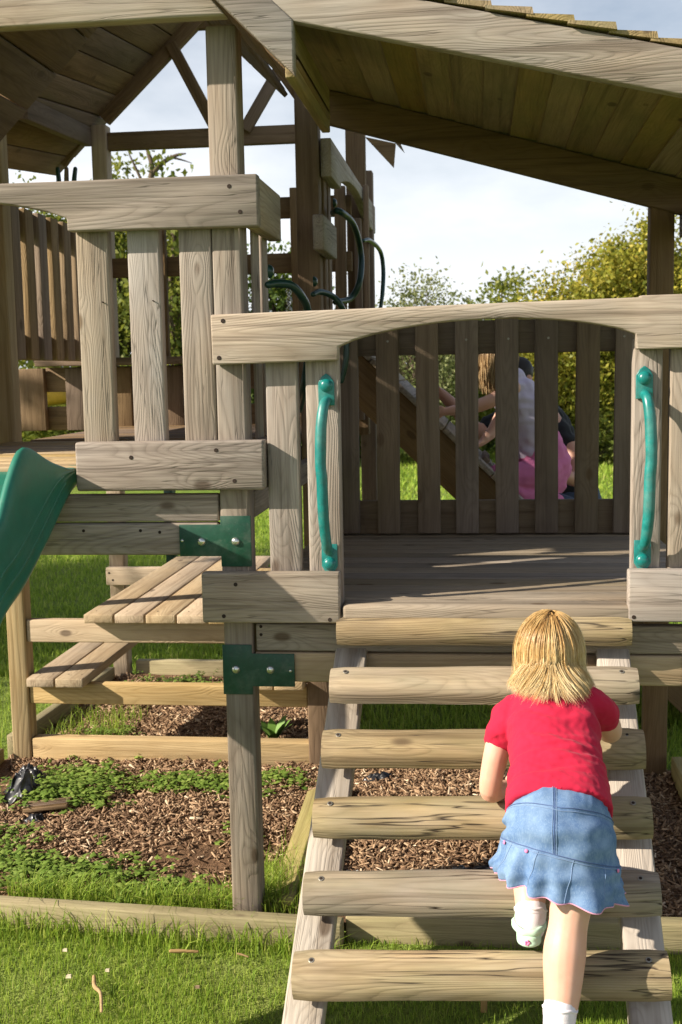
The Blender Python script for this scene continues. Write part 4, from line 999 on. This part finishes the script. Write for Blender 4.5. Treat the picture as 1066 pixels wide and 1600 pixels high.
HS = [(0, (.22, .105, .03)), (.35, (.45, .25, .085)), (.7, (.68, .45, .18)), (1, (.86, .70, .40))]
M['hair'] = tinted('blond_hair', HS, .38, .12, (.8, .55, .2), .5)
M['hair2'] = tinted('long_fair_hair', [(0, (.16, .09, .04)), (.5, (.36, .23, .11)), (1, (.58, .42, .22))], .4, .1, (.6, .4, .2), .5)
M['darkhair'] = plain('dark_hair', (.018, .013, .010), .6, .3, 120, .2)

def hand(parts, wrist, palmc, dirv, side, up, r=.0062, L=(.030, .036, .038, .035, .028), curl=.75):
    """palm plus five bent fingers; dirv = finger direction, side = towards the thumb, up = back of the hand"""
    wrist, palmc, dirv, side, up = [Vector(v) for v in (wrist, palmc, dirv, side, up)]
    dirv.normalize(); side.normalize(); up.normalize(); S = r / .0062
    rot = Matrix((( side.x, dirv.x, up.x), (side.y, dirv.y, up.y), (side.z, dirv.z, up.z)))
    parts.append(ball(palmc, (.020 * S, .022 * S, .011 * S), 14, 10, rot)); parts.append(tube([wrist, (wrist + palmc) / 2, palmc], [.0165 * S, .0165 * S, .013 * S], 10, 3, True))
    for i in range(4):
        b = palmc + dirv * .017 * S + side * (.0165 - .011 * i) * S; l = L[1 + i] * S if i < 3 else L[4] * S
        k1 = b + dirv * l * .45 + up * .003; k2 = k1 + (dirv * (1 - curl * .6) - up * curl * .7).normalized() * l * .35; k3 = k2 + (dirv * (1 - curl * 1.2) - up * curl).normalized() * l * .3
        parts.append(tube([b - dirv * .012 * S, b, k1, k2, k3], [r * 1.05, r * 1.08, r, r * .9, r * .75], 8, 3))
    b = palmc + side * .014 * S - dirv * .010 * S; k1 = b + (side * .8 + dirv * .6).normalized() * L[0] * S * .5; k2 = k1 + (side * .2 + dirv - up * .3).normalized() * L[0] * S * .5
    parts.append(tube([palmc - dirv * .008 * S, b, k1, k2], [r * 1.2, r * 1.25, r * 1.05, r * .8], 8, 3))

def head(parts, c, fwd, up, s=1.0):
    """skull, jaw, nose, brows, lips, ears; s = 1 for a head 0.19 m high"""
    c, fwd, up = Vector(c), Vector(fwd).normalized(), Vector(up).normalized(); sd = fwd.cross(up).normalized()
    rot = Matrix(((sd.x, fwd.x, up.x), (sd.y, fwd.y, up.y), (sd.z, fwd.z, up.z))); P = lambda x, y, z: c + rot @ (Vector((x, y, z)) * s)
    parts.append(ball(c + rot @ (Vector((0, -.008, .014)) * s), tuple(k * s for k in (.073, .086, .083)), 24, 16, rot))
    parts.append(ball(P(0, .028, -.030), tuple(k * s for k in (.056, .050, .062)), 20, 14, rot))
    parts.append(ball(P(0, .080, -.018), tuple(k * s for k in (.011, .013, .012)), 10, 8, rot)); parts.append(tube([P(0, .072, .012), P(0, .078, -.008), P(0, .084, -.018)], [.006 * s, .007 * s, .007 * s], 8, 2))
    parts.append(ball(P(0, .068, -.050), tuple(k * s for k in (.020, .010, .007)), 10, 8, rot)); parts.append(ball(P(0, .060, -.076), tuple(k * s for k in (.018, .016, .014)), 10, 8, rot))
    for q in (-1, 1):
        parts.append(ball(P(.032 * q, .056, -.03), tuple(k * s for k in (.022, .020, .020)), 10, 8, rot))
        parts.append(ball(P(.075 * q, -.004, -.008), tuple(k * s for k in (.008, .017, .026)), 10, 8, rot))
    return P
def eyes(parent, P, s=1.0):
    for q in (-1, 1):
        v, f = ball(P(.029 * q, .066, .004), .0095 * s, 12, 8); e = mesh_obj('eye', v, f, M['sock'], parent, True)
        v, f = ball(P(.029 * q, .0725, .004), .0045 * s, 10, 6); mesh_obj('iris', v, f, M['seamdk'], e, True)

def ribbons(name, strands, widths, tints, mat, parent):
    """hair locks: each strand a thin three-sided tapering tube"""
    V = []; F = []; T = []
    for pts, w, tn in zip(strands, widths, tints):
        n = len(pts); b = len(V)
        for i, p in enumerate(pts):
            t = (pts[min(i + 1, n - 1)] - pts[max(i - 1, 0)]); t /= np.linalg.norm(t) + 1e-9
            a = np.cross(t, [.31, .77, .55]); a /= np.linalg.norm(a) + 1e-9; c = np.cross(t, a)
            ww = w * (1.0 if i < n - 2 else .7 if i == n - 2 else .12)
            for k in range(3):
                th = 2.094 * k; V.append(p + (a * cos(th) + c * sin(th)) * ww); T.append(np.clip(tn[0] + (tn[1] - tn[0]) * i / (n - 1), 0, 1))
        for i in range(n - 1):
            for k in range(3): F.append((b + i * 3 + k, b + i * 3 + (k + 1) % 3, b + (i + 1) * 3 + (k + 1) % 3, b + (i + 1) * 3 + k))
    loops = np.array(F).ravel(); st = np.arange(len(F)) * 4; to = np.full(len(F), 4)
    return fastmesh(name, np.array(V), loops, st, to, mat, np.array(T), smooth=True, parent=parent)

# ------------------------------------------------------------------ the toddler on the ladder
CH = thing('person', (.95, -.98, .2), 'toddler in red T-shirt and blue denim skirt climbing the ladder, seen from behind', 'person')
hc = Vector((.957, -.478, .934)); hf = Vector((-.05, .80, -.42)).normalized(); hu = (Vector((0, 0, 1)) - hf * hf.z).normalized()
parts = []
Phead = head(parts, hc, hf, hu, .98)
parts.append(tube([hc + Vector((0, -.02, -.06)), (.957, -.525, .862), (.957, -.55, .83)], [.036, .037, .045], 14, 4))
# trunk under the clothes
parts.append(tube([(.957, -.55, .825), (.957, -.62, .785), (.957, -.70, .735), (.957, -.79, .67), (.955, -.845, .60)], [.070, .082, .080, .082, .088], 20, 5, True, 1.0))
# arms
LA = [(.880, -.565, .812), (.845, -.572, .792), (.818, -.585, .70), (.803, -.588, .612), (.822, -.548, .594), (.848, -.512, .592)]
parts.append(tube(LA, [.034, .035, .032, .028, .0255, .018], 16, 5))
hand(parts, LA[-1], (.866, -.492, .594), (.75, .65, -.12), (-.5, .7, .35), (-.1, -.3, .95))
RA = [(1.030, -.565, .832), (1.062, -.562, .822), (1.098, -.510, .765), (1.113, -.452, .722), (1.085, -.41, .724), (1.058, -.385, .726)]
parts.append(tube(RA, [.034, .035, .032, .0285, .025, .018], 16, 5))
hand(parts, RA[-1], (1.04, -.366, .726), (-.75, .6, -.1), (.5, .7, .3), (.1, -.2, .97))
# legs
RLg = [(.985, -.86, .60), (.985, -.90, .52), (.972, -.935, .435), (.962, -.958, .375), (.955, -.99, .30), (.948, -1.015, .235), (.946, -1.02, .215)]
parts.append(tube(RLg, [.064, .055, .0435, .0475, .0405, .0315, .030], 18, 5))
LLg = [(.915, -.85, .60), (.905, -.77, .56), (.898, -.715, .515), (.895, -.765, .455), (.893, -.815, .405), (.893, -.825, .37)]
parts.append(tube(LLg, [.062, .055, .047, .042, .034, .031], 18, 5))
body = fuse('body', parts, .0038, M['skin'], CH, 5)
eyes(CH, Phead, .98)

# red T-shirt: torso with short gathered sleeves, folds across the back
AX = Vector((0, .225, .15)).normalized(); BK = Vector((0, -.555, .832))
def ring(c, rx, ry, b, n=40, pw=2.3):
    out = []
    for k in range(n):
        th = 2 * pi * k / n; a, s = cos(th), sin(th)
        x = rx * math.copysign(abs(a) ** (2 / pw), a); y = ry * math.copysign(abs(s) ** (2 / pw), s)
        out.append(tuple(Vector(c) + Vector((x, 0, 0)) + Vector(b) * y))
    return out
def loft(rings, cap=True):
    n = len(rings[0]); V = [p for r_ in rings for p in r_]; F = []
    for i in range(len(rings) - 1):
        for k in range(n): F.append((i * n + k, i * n + (k + 1) % n, (i + 1) * n + (k + 1) % n, (i + 1) * n + k))
    if cap: F.append(tuple(range(n - 1, -1, -1))); F.append(tuple((len(rings) - 1) * n + k for k in range(n)))
    return V, F
tr = [((.957, -.836, .650), .121, .092), ((.957, -.795, .674), .118, .090), ((.957, -.735, .712), .112, .086), ((.957, -.675, .750), .110, .085), ((.957, -.62, .784), .111, .084), ((.957, -.575, .812), .108, .077), ((.957, -.545, .834), .098, .066), ((.957, -.525, .850), .062, .05)]
sp = [loft([ring(c, rx, ry, BK) for c, rx, ry in tr])]
sp.append(tube([(.905, -.565, .818), (.862, -.572, .800), (.838, -.578, .762), (.831, -.580, .742)], [.046, .047, .045, .040], 20, 5, True))
sp.append(tube([(1.012, -.562, .836), (1.050, -.560, .826), (1.079, -.535, .797), (1.086, -.525, .783)], [.046, .047, .045, .040], 20, 5, True))
def shirt_def(co, no):
    out = co.copy()
    for i, (p, q) in enumerate(zip(co, no)):
        al = (Vector(p) - Vector((.957, -.80, .672))).dot(AX); x = p[0] - .957
        h = 0.0
        low = math.exp(-((al - .075) / .06) ** 2)
        h += .0125 * low * (mnoise.noise(Vector((x * 7, al * 38 + x * 5, 1.3))) + .6 * mnoise.noise(Vector((x * 12 + 4, al * 62 - x * 9, 2.7))))
        h += .0035 * mnoise.noise(Vector((x * 14, p[1] * 14, p[2] * 22)))
        h += .008 * mnoise.noise(Vector((x * 9 + al * 14, al * 30 - abs(x) * 16, 7.1))) * math.exp(-((al - .2) / .08) ** 2)
        if abs(x) > .11 and al > .2: h += .0022 * sin(70 * (p[1] * .6 + p[2])) * min(1, (abs(x) - .11) / .02)
        if al < .012: h += .0022
        h += .0013 * mnoise.noise(Vector(p) * 75) + .0022 * mnoise.noise(Vector((x * 40 + al * 30, al * 55 + x * 12, 3.3)))
        out[i] = p + q * h
    return out
fuse('shirt', sp, .0036, M['red'], CH, 4, .5, shirt_def)
# sleeve bands and hem stitch as thin raised rings
def ringtube(name, c, nrm, rx, ry, r, mat, parent, wob=0.0):
    q = Vector(nrm).to_track_quat('Z', 'Y').to_matrix(); P = [Vector(c) + q @ Vector((rx * cos(t), ry * sin(t), wob * sin(5 * t))) for t in np.linspace(0, 2 * pi, 25)]
    v, f = tube(P, [r] * 25, 6, 2, False); return mesh_obj(name, v, f, mat, parent, True)
shirt = [o for o in CH.children if o.name.startswith('shirt')][0]

# denim skirt -----------------------------------------------------------------
def interp(tab, v):
    for (v0, a), (v1, b) in zip(tab, tab[1:]):
        if v <= v1: t = (v - v0) / (v1 - v0); return tuple(p + (q - p) * t for p, q in zip(a, b))
    return tab[-1][1]
# v: (cx, cy, cz, rx, ry, back_y, back_z)
SK = [(0.0, (.957, -.800, .672, .110, .081, -.60, .80)), (.10, (.957, -.815, .658, .121, .091, -.64, .77)), (.22, (.956, -.832, .640, .131, .105, -.72, .69)), (.45, (.954, -.852, .603, .141, .117, -.88, .47)),
      (.62, (.953, -.860, .568, .145, .119, -.95, .30)), (.78, (.952, -.866, .537, .148, .120, -.98, .2)), (1.0, (.950, -.872, .497, .155, .125, -1.0, .1))]
def skirt_pt(th, v, out=0.0):
    cx, cy, cz, rx, ry, by, bz = interp(SK, v); b = Vector((0, by, bz)).normalized()
    fl = max(0.0, (v - .60) / .40)
    wave = sin(th * 17 + .7 + 2.2 * sin(th * 2 + .5)) * .55 + sin(th * 8 - 1.2 + 1.4 * sin(th * 3)) * .45 + .8 * mnoise.noise(Vector((cos(th) * 4, sin(th) * 4, v)))
    k = 1 + fl * .105 * wave + .06 * fl
    if v < .27: k += .020 * sin(th * 30 + 2 * sin(th * 5)) * (1 - v / .27) * (.65 + .7 * mnoise.noise(Vector((cos(th) * 3, sin(th) * 3, 0))))
    # left hip lifted by the raised leg; right side hangs lower
    lift = -cos(th) * .030 * min(1, v / .6)
    x = rx * (.93 if cos(th) > 0 else .87) * k * cos(th); y = ry * k * sin(th)
    cr = .0045 * mnoise.noise(Vector((x * 26, v * 9, th))) + .006 * mnoise.noise(Vector((th * 7, v * 2.2, 5))) * max(0, 1 - v * 3) + .010 * mnoise.noise(Vector((x * 11 + v * 6, v * 6, 3 + th * .5))) * min(1, v * 4)
    n = Vector((cos(th), 0, 0)) + b * sin(th); n.normalize()
    return Vector((cx + x, cy, cz)) + b * y + Vector((0, 0, lift - fl * .004 * wave)) + n * (cr + out)
nth, nv = 150, 46; V = []; F = []
for j in range(nv + 1):
    v = j / nv
    for i in range(nth): V.append(tuple(skirt_pt(2 * pi * i / nth, v, .0)))
for j in range(nv):
    for i in range(nth): F.append((j * nth + i, j * nth + (i + 1) % nth, (j + 1) * nth + (i + 1) % nth, (j + 1) * nth + i))
sk = mesh_obj('skirt', V, F, M['denim'], CH, True)
so_ = sk.modifiers.new('solid', 'SOLIDIFY'); so_.thickness = .003; so_.offset = -1
def seamline(fn, n, r, mat, name='seam', parent=None):
    P = [fn(k / n) for k in range(n + 1)]; v, f = tube(P, [r] * (n + 1), 6, 1, True); return mesh_obj(name, v, f, mat, parent or sk, True)
yoke = lambda t: .30 - .05 * abs(((t * 2 * pi - pi / 2 + pi) % (2 * pi)) - pi)
for dv in (0, .022):
    seamline(lambda t: skirt_pt(2 * pi * t, yoke(t) + dv, .0006), 120, .0010, M['seamdk'] if dv == 0 else M['seam'])
    seamline(lambda t: skirt_pt(2 * pi * t, .62 + dv, .0006), 140, .0011, M['seamdk'] if dv == 0 else M['seam'])
for dx in (-.035, .035): seamline(lambda t: skirt_pt(pi / 2 + .12 + dx, .03 + .59 * t, .0006), 24, .0009, M['seam'])
seamline(lambda t: skirt_pt(pi / 2 + .12, .03 + .59 * t, .0006), 24, .0011, M['seamdk'])
for a0 in np.arange(.2, 2 * pi, .62): seamline(lambda t: skirt_pt(a0 + .16 * (t - .5), .63 + .36 * t, .0004), 14, .0008, M['seam'])
seamline(lambda t: skirt_pt(2 * pi * t, 1.0, -.001), 170, .0016, M['pinkhem'], 'hem')
for a0 in (2.85, 2.2, .42): 
    p = skirt_pt(a0, .655, .003); n = Vector((cos(a0), -sin(a0), .2)); disc_obj('button', sk, p, n, .0044, .003, M['star'], 12, 1.0)

# socks and clogs
def foot(ankle, top, heel, toe, yaw=0):
    a, tp, h, t = Vector(ankle), Vector(top), Vector(heel), Vector(toe); d = (t - h).normalized(); sd = d.cross(Vector((0, 0, 1))).normalized()
    v, f = tube([tp, (tp + a) / 2, a, a - Vector((0, 0, .02)) + d * .01, a - Vector((0, 0, .03)) + d * .05], [.037, .036, .034, .033, .029], 20, 5)
    V2 = []
    for p in v:
        r_ = mnoise.noise(Vector(p) * 60) * .0012; V2.append((p[0] + r_, p[1] + r_, p[2]))
    s_ = mesh_obj('sock', V2, f, M['sock'], CH, True)
    ct = (tp - a).normalized(); P = []
    q = ct.to_track_quat('Z', 'Y').to_matrix()
    for k in range(25):
        th = 2 * pi * k / 24; P.append(tp + q @ Vector((.0365 * cos(th), .0365 * sin(th), .002 * sin(6 * th))))
    v, f = tube(P, [.0032] * 25, 6, 1, False); mesh_obj('cuff', v, f, M['sock'], s_, True)
    # clog: sole and upper fused, heel strap separate
    c = (h + t) / 2; pr = []
    pr.append(tube([h + d * .014, h + d * .045, c, t - d * .03, t - d * .012], [.029, .030, .029, .036, .030], 18, 5, True, .42, (0, 0, 1)))
    up = Vector((0, 0, .021))
    pr.append(tube([c - d * .012 + up, c + d * .02 + up, t - d * .034 + up * .8, t - d * .016 + up * .4], [.030, .034, .034, .026], 18, 5, True, .75, (0, 0, 1)))
    pr.append(tube([h + d * .016 + up * .5, h + d * .03 + up * .5], [.028, .028], 14, 3, True, .6, (0, 0, 1)))
    sh = fuse('clog', pr, .0028, M['mint'], CH, 4)
    P = [c + sd * .034 + up * 1.0, h + d * .03 + sd * .034 + up * 1.25, h + d * .002 + sd * .018 + up * 1.2, h - d * .003 + up * 1.15, h + d * .002 - sd * .018 + up * 1.2, h + d * .03 - sd * .034 + up * 1.25, c - sd * .034 + up * 1.0]
    v, f = tube(P, [.0055] * 7, 10, 5, True, 1.6, (0, 0, 1)); mesh_obj('strap', v, f, M['mint'], sh, True)
    for k in range(5):
        th = 2 * pi * k / 5; b = h + d * -.0125 + sd * -.004 + up * .28; u = sd * cos(th) + Vector((0, 0, 1)) * sin(th)
        v, f = ball(b + u * .004, (.0035, .0025, .0035), 8, 6); mesh_obj('star', v, f, M['star'], sh, True)
    for sgn in (-1, 1):
        v, f = ball(c + sd * .035 * sgn + up * 1.0, .006, 10, 8); mesh_obj('rivet', v, f, M['mint'], sh, True)
foot((.893, -.828, .383), (.894, -.815, .405), (.888, -.868, .350), (.893, -.745, .352))
foot((.946, -1.02, .240), (.949, -1.008, .272), (.942, -1.062, .196), (.955, -.94, .198))

# hair: parted bob reaching the shoulders, lighter towards the ends
def bob(center, fwd, up, s, n, length, name, mat, parent, seed, tint0=(.30, .62), flick=.35, wid=.0016, cap=None, nlock=110, zend=None, kids=1):
    st = np.random.default_rng(seed); c = np.array(center); f = np.array(fwd); u = np.array(up); sd = np.cross(f, u)
    B = np.stack([sd, f, u]); R = np.array([.0735, .091, .089]) * s; cen = np.array([0, -.006, .014]) * s; zu = B @ np.array([0, 0, 1.0])
    if cap is not None: A0, A1, cr = B @ (np.array(cap[0]) - c), B @ (np.array(cap[1]) - c), cap[2]
    nseg = 10
    def strand(p, L, lift, jit, fl_):
        """comb from the scalp down; with zend the lock stops at a level, else at a length"""
        cur = cen + p * R * (1.02 + lift); pts = [cur]; step = .0105 * s; k = 0; run = 0
        away = p - np.array([.06, -.30, .95])
        while True:
            k += 1; e = (cur - cen) / R; rr = np.linalg.norm(e); nr = e / R; nr /= np.linalg.norm(nr)
            d = -zu + away * max(0, .9 - .12 * k) + jit
            wz = c[2] + cur @ zu
            if zend is not None:
                low = np.clip(1 - (wz - zend) / .05, 0, 1); d = d + np.array([cur[0] / R[0] * .55, -.15, 0]) * fl_ * low
            if rr < 1.10 + lift: d = d - nr * (d @ nr)
            if cap is not None:
                ab = A1 - A0; t = np.clip((cur - A0) @ ab / (ab @ ab), 0, 1); w = cur - (A0 + ab * t); wl = np.linalg.norm(w)
                if wl < cr + .006 + lift * .06: w /= wl; d = d - w * min(0, d @ w); d = d + w * (cr + lift * .06 - wl) * 12
            d /= np.linalg.norm(d) + 1e-9; cur = cur + d * step; run += step
            e = (cur - cen) / R; rr = np.linalg.norm(e); mn = 1.02 + lift
            if rr < mn: cur = cen + (cur - cen) / rr * mn
            pts.append(cur)
            if k > 48 or (zend is None and run > L) or (zend is not None and c[2] + cur @ zu < zend + (L - length) * .35): break
        pts = np.array(pts); ii = np.linspace(0, len(pts) - 1, nseg + 1); lo = np.floor(ii).astype(int); hi = np.minimum(lo + 1, len(pts) - 1); fr = (ii - lo)[:, None]
        return pts[lo] * (1 - fr) + pts[hi] * fr
    def root():
        while True:
            p = st.normal(0, 1, 3); p /= np.linalg.norm(p)
            if p[2] > (-.15 if zend else -.45) and not (p[1] > .30 and p[2] < .60): return p
    G_ = []
    for _ in range(nlock):
        p = root(); G_.append((p, strand(p, length * st.uniform(.9, 1.08), st.uniform(.03, .12), st.normal(0, .07, 3), flick * st.uniform(.2, 1.5)), st.normal(0, .10)))
    GP = np.array([g[0] for g in G_]); S = []; Wd = []; Tn = []
    for i in range(n):
        p = root(); j = int(np.argmin(((GP - p) ** 2).sum(1))); own = strand(p, length * st.uniform(.82, 1.08), st.uniform(.0, .12), st.normal(0, .03, 3), flick * st.uniform(.2, 1.3))
        g = G_[j][1]; w = (np.linspace(0, 1, nseg + 1) ** 1.4 * st.uniform(.05, .5))[:, None]; q = own * (1 - w) + (g + (own - g) * .25) * w
        for kid in range(kids):
            gr = np.linspace(.4, 1, nseg + 1)[:, None]; q2 = q + gr * st.normal(0, .0016 * s, 3) + (np.linspace(0, 1, nseg + 1)[:, None] ** 2) * st.normal(0, .003 * s, 3)
            if st.random() < .03: q2 = q2 + (np.linspace(0, 1, nseg + 1)[:, None] ** 1.5) * (q2 - cen) / np.linalg.norm(q2 - cen, axis=1)[:, None] * st.uniform(.004, .016)
            S.append(c + q2 @ B); Wd.append(wid * st.uniform(.55, 1.2)); b = G_[j][2] * .7 + st.normal(0, .13); Tn.append((tint0[0] + b, tint0[1] + b + st.uniform(0, .25)))
    return ribbons(name, S, Wd, Tn, mat, parent)
hair = bob(hc, hf, hu, .98, 2600, .245, 'hair', M['hair'], CH, 3, (.50, .86), .26, .00062, ((.957, -.53, .840), (.957, -.72, .73), .096), 110, .876, 4)
# ------------------------------------------------------------------ girl and adult behind the rear slats
G = thing('person', (1.0, 2.45, 1.05), 'girl with long fair hair, lilac top and pink trousers kneeling on the rear ramp', 'person')
parts = []; gh = Vector((.865, 2.38, 1.70)); gf = Vector((-.85, -.1, -.35)).normalized(); gu = (Vector((0, 0, 1)) - gf * gf.z).normalized()
PG = head(parts, gh, gf, gu, 1.02)
parts.append(tube([gh + Vector((.02, 0, -.06)), (.925, 2.40, 1.60), (.945, 2.41, 1.56)], [.042, .045, .05], 12, 3))
parts.append(tube([(.95, 2.41, 1.55), (1.0, 2.42, 1.42), (1.05, 2.44, 1.28), (1.08, 2.45, 1.18)], [.085, .09, .09, .1], 16, 4))
ga = [(.945, 2.31, 1.565), (.86, 2.28, 1.515), (.76, 2.27, 1.478), (.66, 2.27, 1.463), (.625, 2.27, 1.458)]
parts.append(tube(ga, [.040, .036, .032, .026, .021], 12, 4)); hand(parts, ga[-1], (.60, 2.27, 1.452), (-1, 0, -.35), (0, -.4, .9), (-.2, -.8, .4), .0075)
gb = [(.955, 2.50, 1.56), (.90, 2.42, 1.45), (.85, 2.34, 1.36), (.815, 2.31, 1.325), (.80, 2.30, 1.31)]
parts.append(tube(gb, [.040, .035, .031, .025, .021], 12, 4)); hand(parts, gb[-1], (.782, 2.29, 1.296), (-.8, -.1, -.6), (0, -1, .2), (-.5, 0, .85), .0075)
fuse('body', parts, .007, M['skin2'] if False else M['skin'], G, 4); eyes(G, PG, 1.02)
tsp = [tube([(.935, 2.405, 1.575), (.975, 2.41, 1.49), (1.02, 2.42, 1.38), (1.06, 2.44, 1.27), (1.075, 2.45, 1.23)], [.095, .118, .115, .118, .125], 20, 5, True, 1.0), tube([(.95, 2.34, 1.56), (.905, 2.30, 1.54)], [.056, .053], 12, 3), tube([(.95, 2.48, 1.56), (.92, 2.45, 1.50)], [.056, .053], 12, 3)]
def crease(a):
    def f_(co, no): return np.array([p + q * (a * mnoise.noise(Vector((p[0] * 9, p[1] * 9, p[2] * 30))) + a * .6 * mnoise.noise(Vector(p) * 28)) for p, q in zip(co, no)])
    return f_
fuse('shirt', tsp, .007, M['lilac'], G, 3, .5, crease(.011))
psp = [tube([(1.07, 2.45, 1.27), (1.10, 2.45, 1.17), (1.10, 2.44, 1.12)], [.128, .138, .12], 18, 4), tube([(1.10, 2.37, 1.15), (1.0, 2.33, 1.13), (.90, 2.31, 1.15), (.87, 2.31, 1.13)], [.094, .080, .066, .056], 16, 4), tube([(.89, 2.31, 1.125), (.98, 2.30, 1.045), (1.09, 2.32, 1.015), (1.16, 2.35, 1.0)], [.062, .056, .05, .045], 14, 4),
       tube([(1.11, 2.52, 1.15), (1.02, 2.55, 1.11), (.95, 2.56, 1.07)], [.095, .085, .068], 14, 4), tube([(.96, 2.56, 1.06), (1.08, 2.57, 1.0), (1.2, 2.58, .93)], [.06, .054, .044], 14, 4)]
fuse('trousers', psp, .007, M['pink'], G, 3, .5, crease(.009))
for y, x, z in ((2.385, 1.20, 1.0), (2.58, 1.235, .915)):
    v, f = tube([(x - .03, y, z + .01), (x + .04, y, z - .02), (x + .06, y, z - .06)], [.036, .035, .03], 12, 4); mesh_obj('shoe', v, f, M['jeans'], G, True)
bob(gh, gf, gu, 1.02, 1200, .22, 'hair', M['hair2'], G, 8, (.35, .6), .05, .003)

AD = thing('person', (1.3, 3.0, GZ), 'adult in black T-shirt crouching behind the girl and steadying her', 'person')
parts = []; ah = Vector((1.025, 2.86, 1.605)); af = Vector((-.55, -.75, -.25)).normalized(); au = (Vector((0, 0, 1)) - af * af.z).normalized()
PA = head(parts, ah, af, au, 1.15)
parts.append(tube([ah + Vector((.02, .02, -.07)), (1.09, 2.90, 1.50), (1.12, 2.92, 1.45)], [.055, .058, .07], 12, 3))
parts.append(tube([(1.12, 2.92, 1.42), (1.22, 2.96, 1.22), (1.32, 3.0, 1.0), (1.34, 3.02, .86)], [.12, .135, .13, .14], 16, 4))
a1 = [(1.20, 2.80, 1.40), (1.31, 2.72, 1.22), (1.325, 2.62, 1.10), (1.27, 2.52, 1.11), (1.225, 2.47, 1.125)]
parts.append(tube(a1, [.052, .046, .042, .034, .027], 12, 4)); hand(parts, a1[-1], (1.195, 2.43, 1.128), (-.75, -.6, 0), (.1, 0, 1), (.3, -.9, .1), .0095)
a2 = [(.98, 2.95, 1.40), (.86, 2.86, 1.33), (.79, 2.78, 1.36), (.70, 2.70, 1.47), (.64, 2.66, 1.535)]
parts.append(tube(a2, [.052, .048, .043, .036, .028], 12, 4)); hand(parts, a2[-1], (.615, 2.64, 1.56), (-.8, -.2, .4), (0, -.8, .5), (-.3, -.3, .9), .0095)
fuse('body', parts, .009, M['skin2'], AD, 4); eyes(AD, PA, 1.15)
ts = [tube([(1.09, 2.90, 1.455), (1.17, 2.94, 1.33), (1.26, 2.98, 1.13), (1.33, 3.01, .93)], [.11, .15, .14, .14], 20, 5), tube([(1.17, 2.84, 1.41), (1.27, 2.75, 1.28)], [.07, .066], 12, 3), tube([(1.02, 2.95, 1.41), (.885, 2.875, 1.345)], [.07, .066], 12, 3)]
fuse('shirt', ts, .009, M['black'], AD, 3, .5, crease(.01))
tr_ = [tube([(1.33, 3.01, .93), (1.34, 3.02, .84)], [.165, .15], 16, 3), tube([(1.28, 2.95, .85), (1.18, 2.88, .55), (1.26, 3.0, .28), (1.30, 3.06, .02)], [.105, .085, .062, .052], 14, 4), tube([(1.42, 3.06, .85), (1.40, 2.98, .52), (1.48, 3.12, .26), (1.52, 3.16, .02)], [.105, .085, .062, .052], 14, 4)]
fuse('trousers', tr_, .01, M['jeans'], AD, 3)
for x, y in ((1.27, 3.03), (1.49, 3.13)):
    v, f = tube([(x + .02, y + .05, -.035), (x, y - .03, -.04), (x - .03, y - .13, -.045), (x - .05, y - .17, -.05)], [.04, .045, .045, .03], 12, 4, True, .75, (0, 0, 1)); mesh_obj('shoe', v, f, M['black'], AD, True)
AD.location.x -= .0
v, f = ball(ah + au * .03 - af * .012, (.088, .10, .085), 22, 14, Matrix(((af.cross(au).x, af.x, au.x), (af.cross(au).y, af.y, au.y), (af.cross(au).z, af.z, au.z))))
hv = [tuple(Vector(p) + (Vector(p) - ah).normalized() * (.006 * mnoise.noise(Vector(p) * 90))) for p in v]; mesh_obj('hair', hv, f, M['darkhair'], AD, True)

AD.location.x -= .05
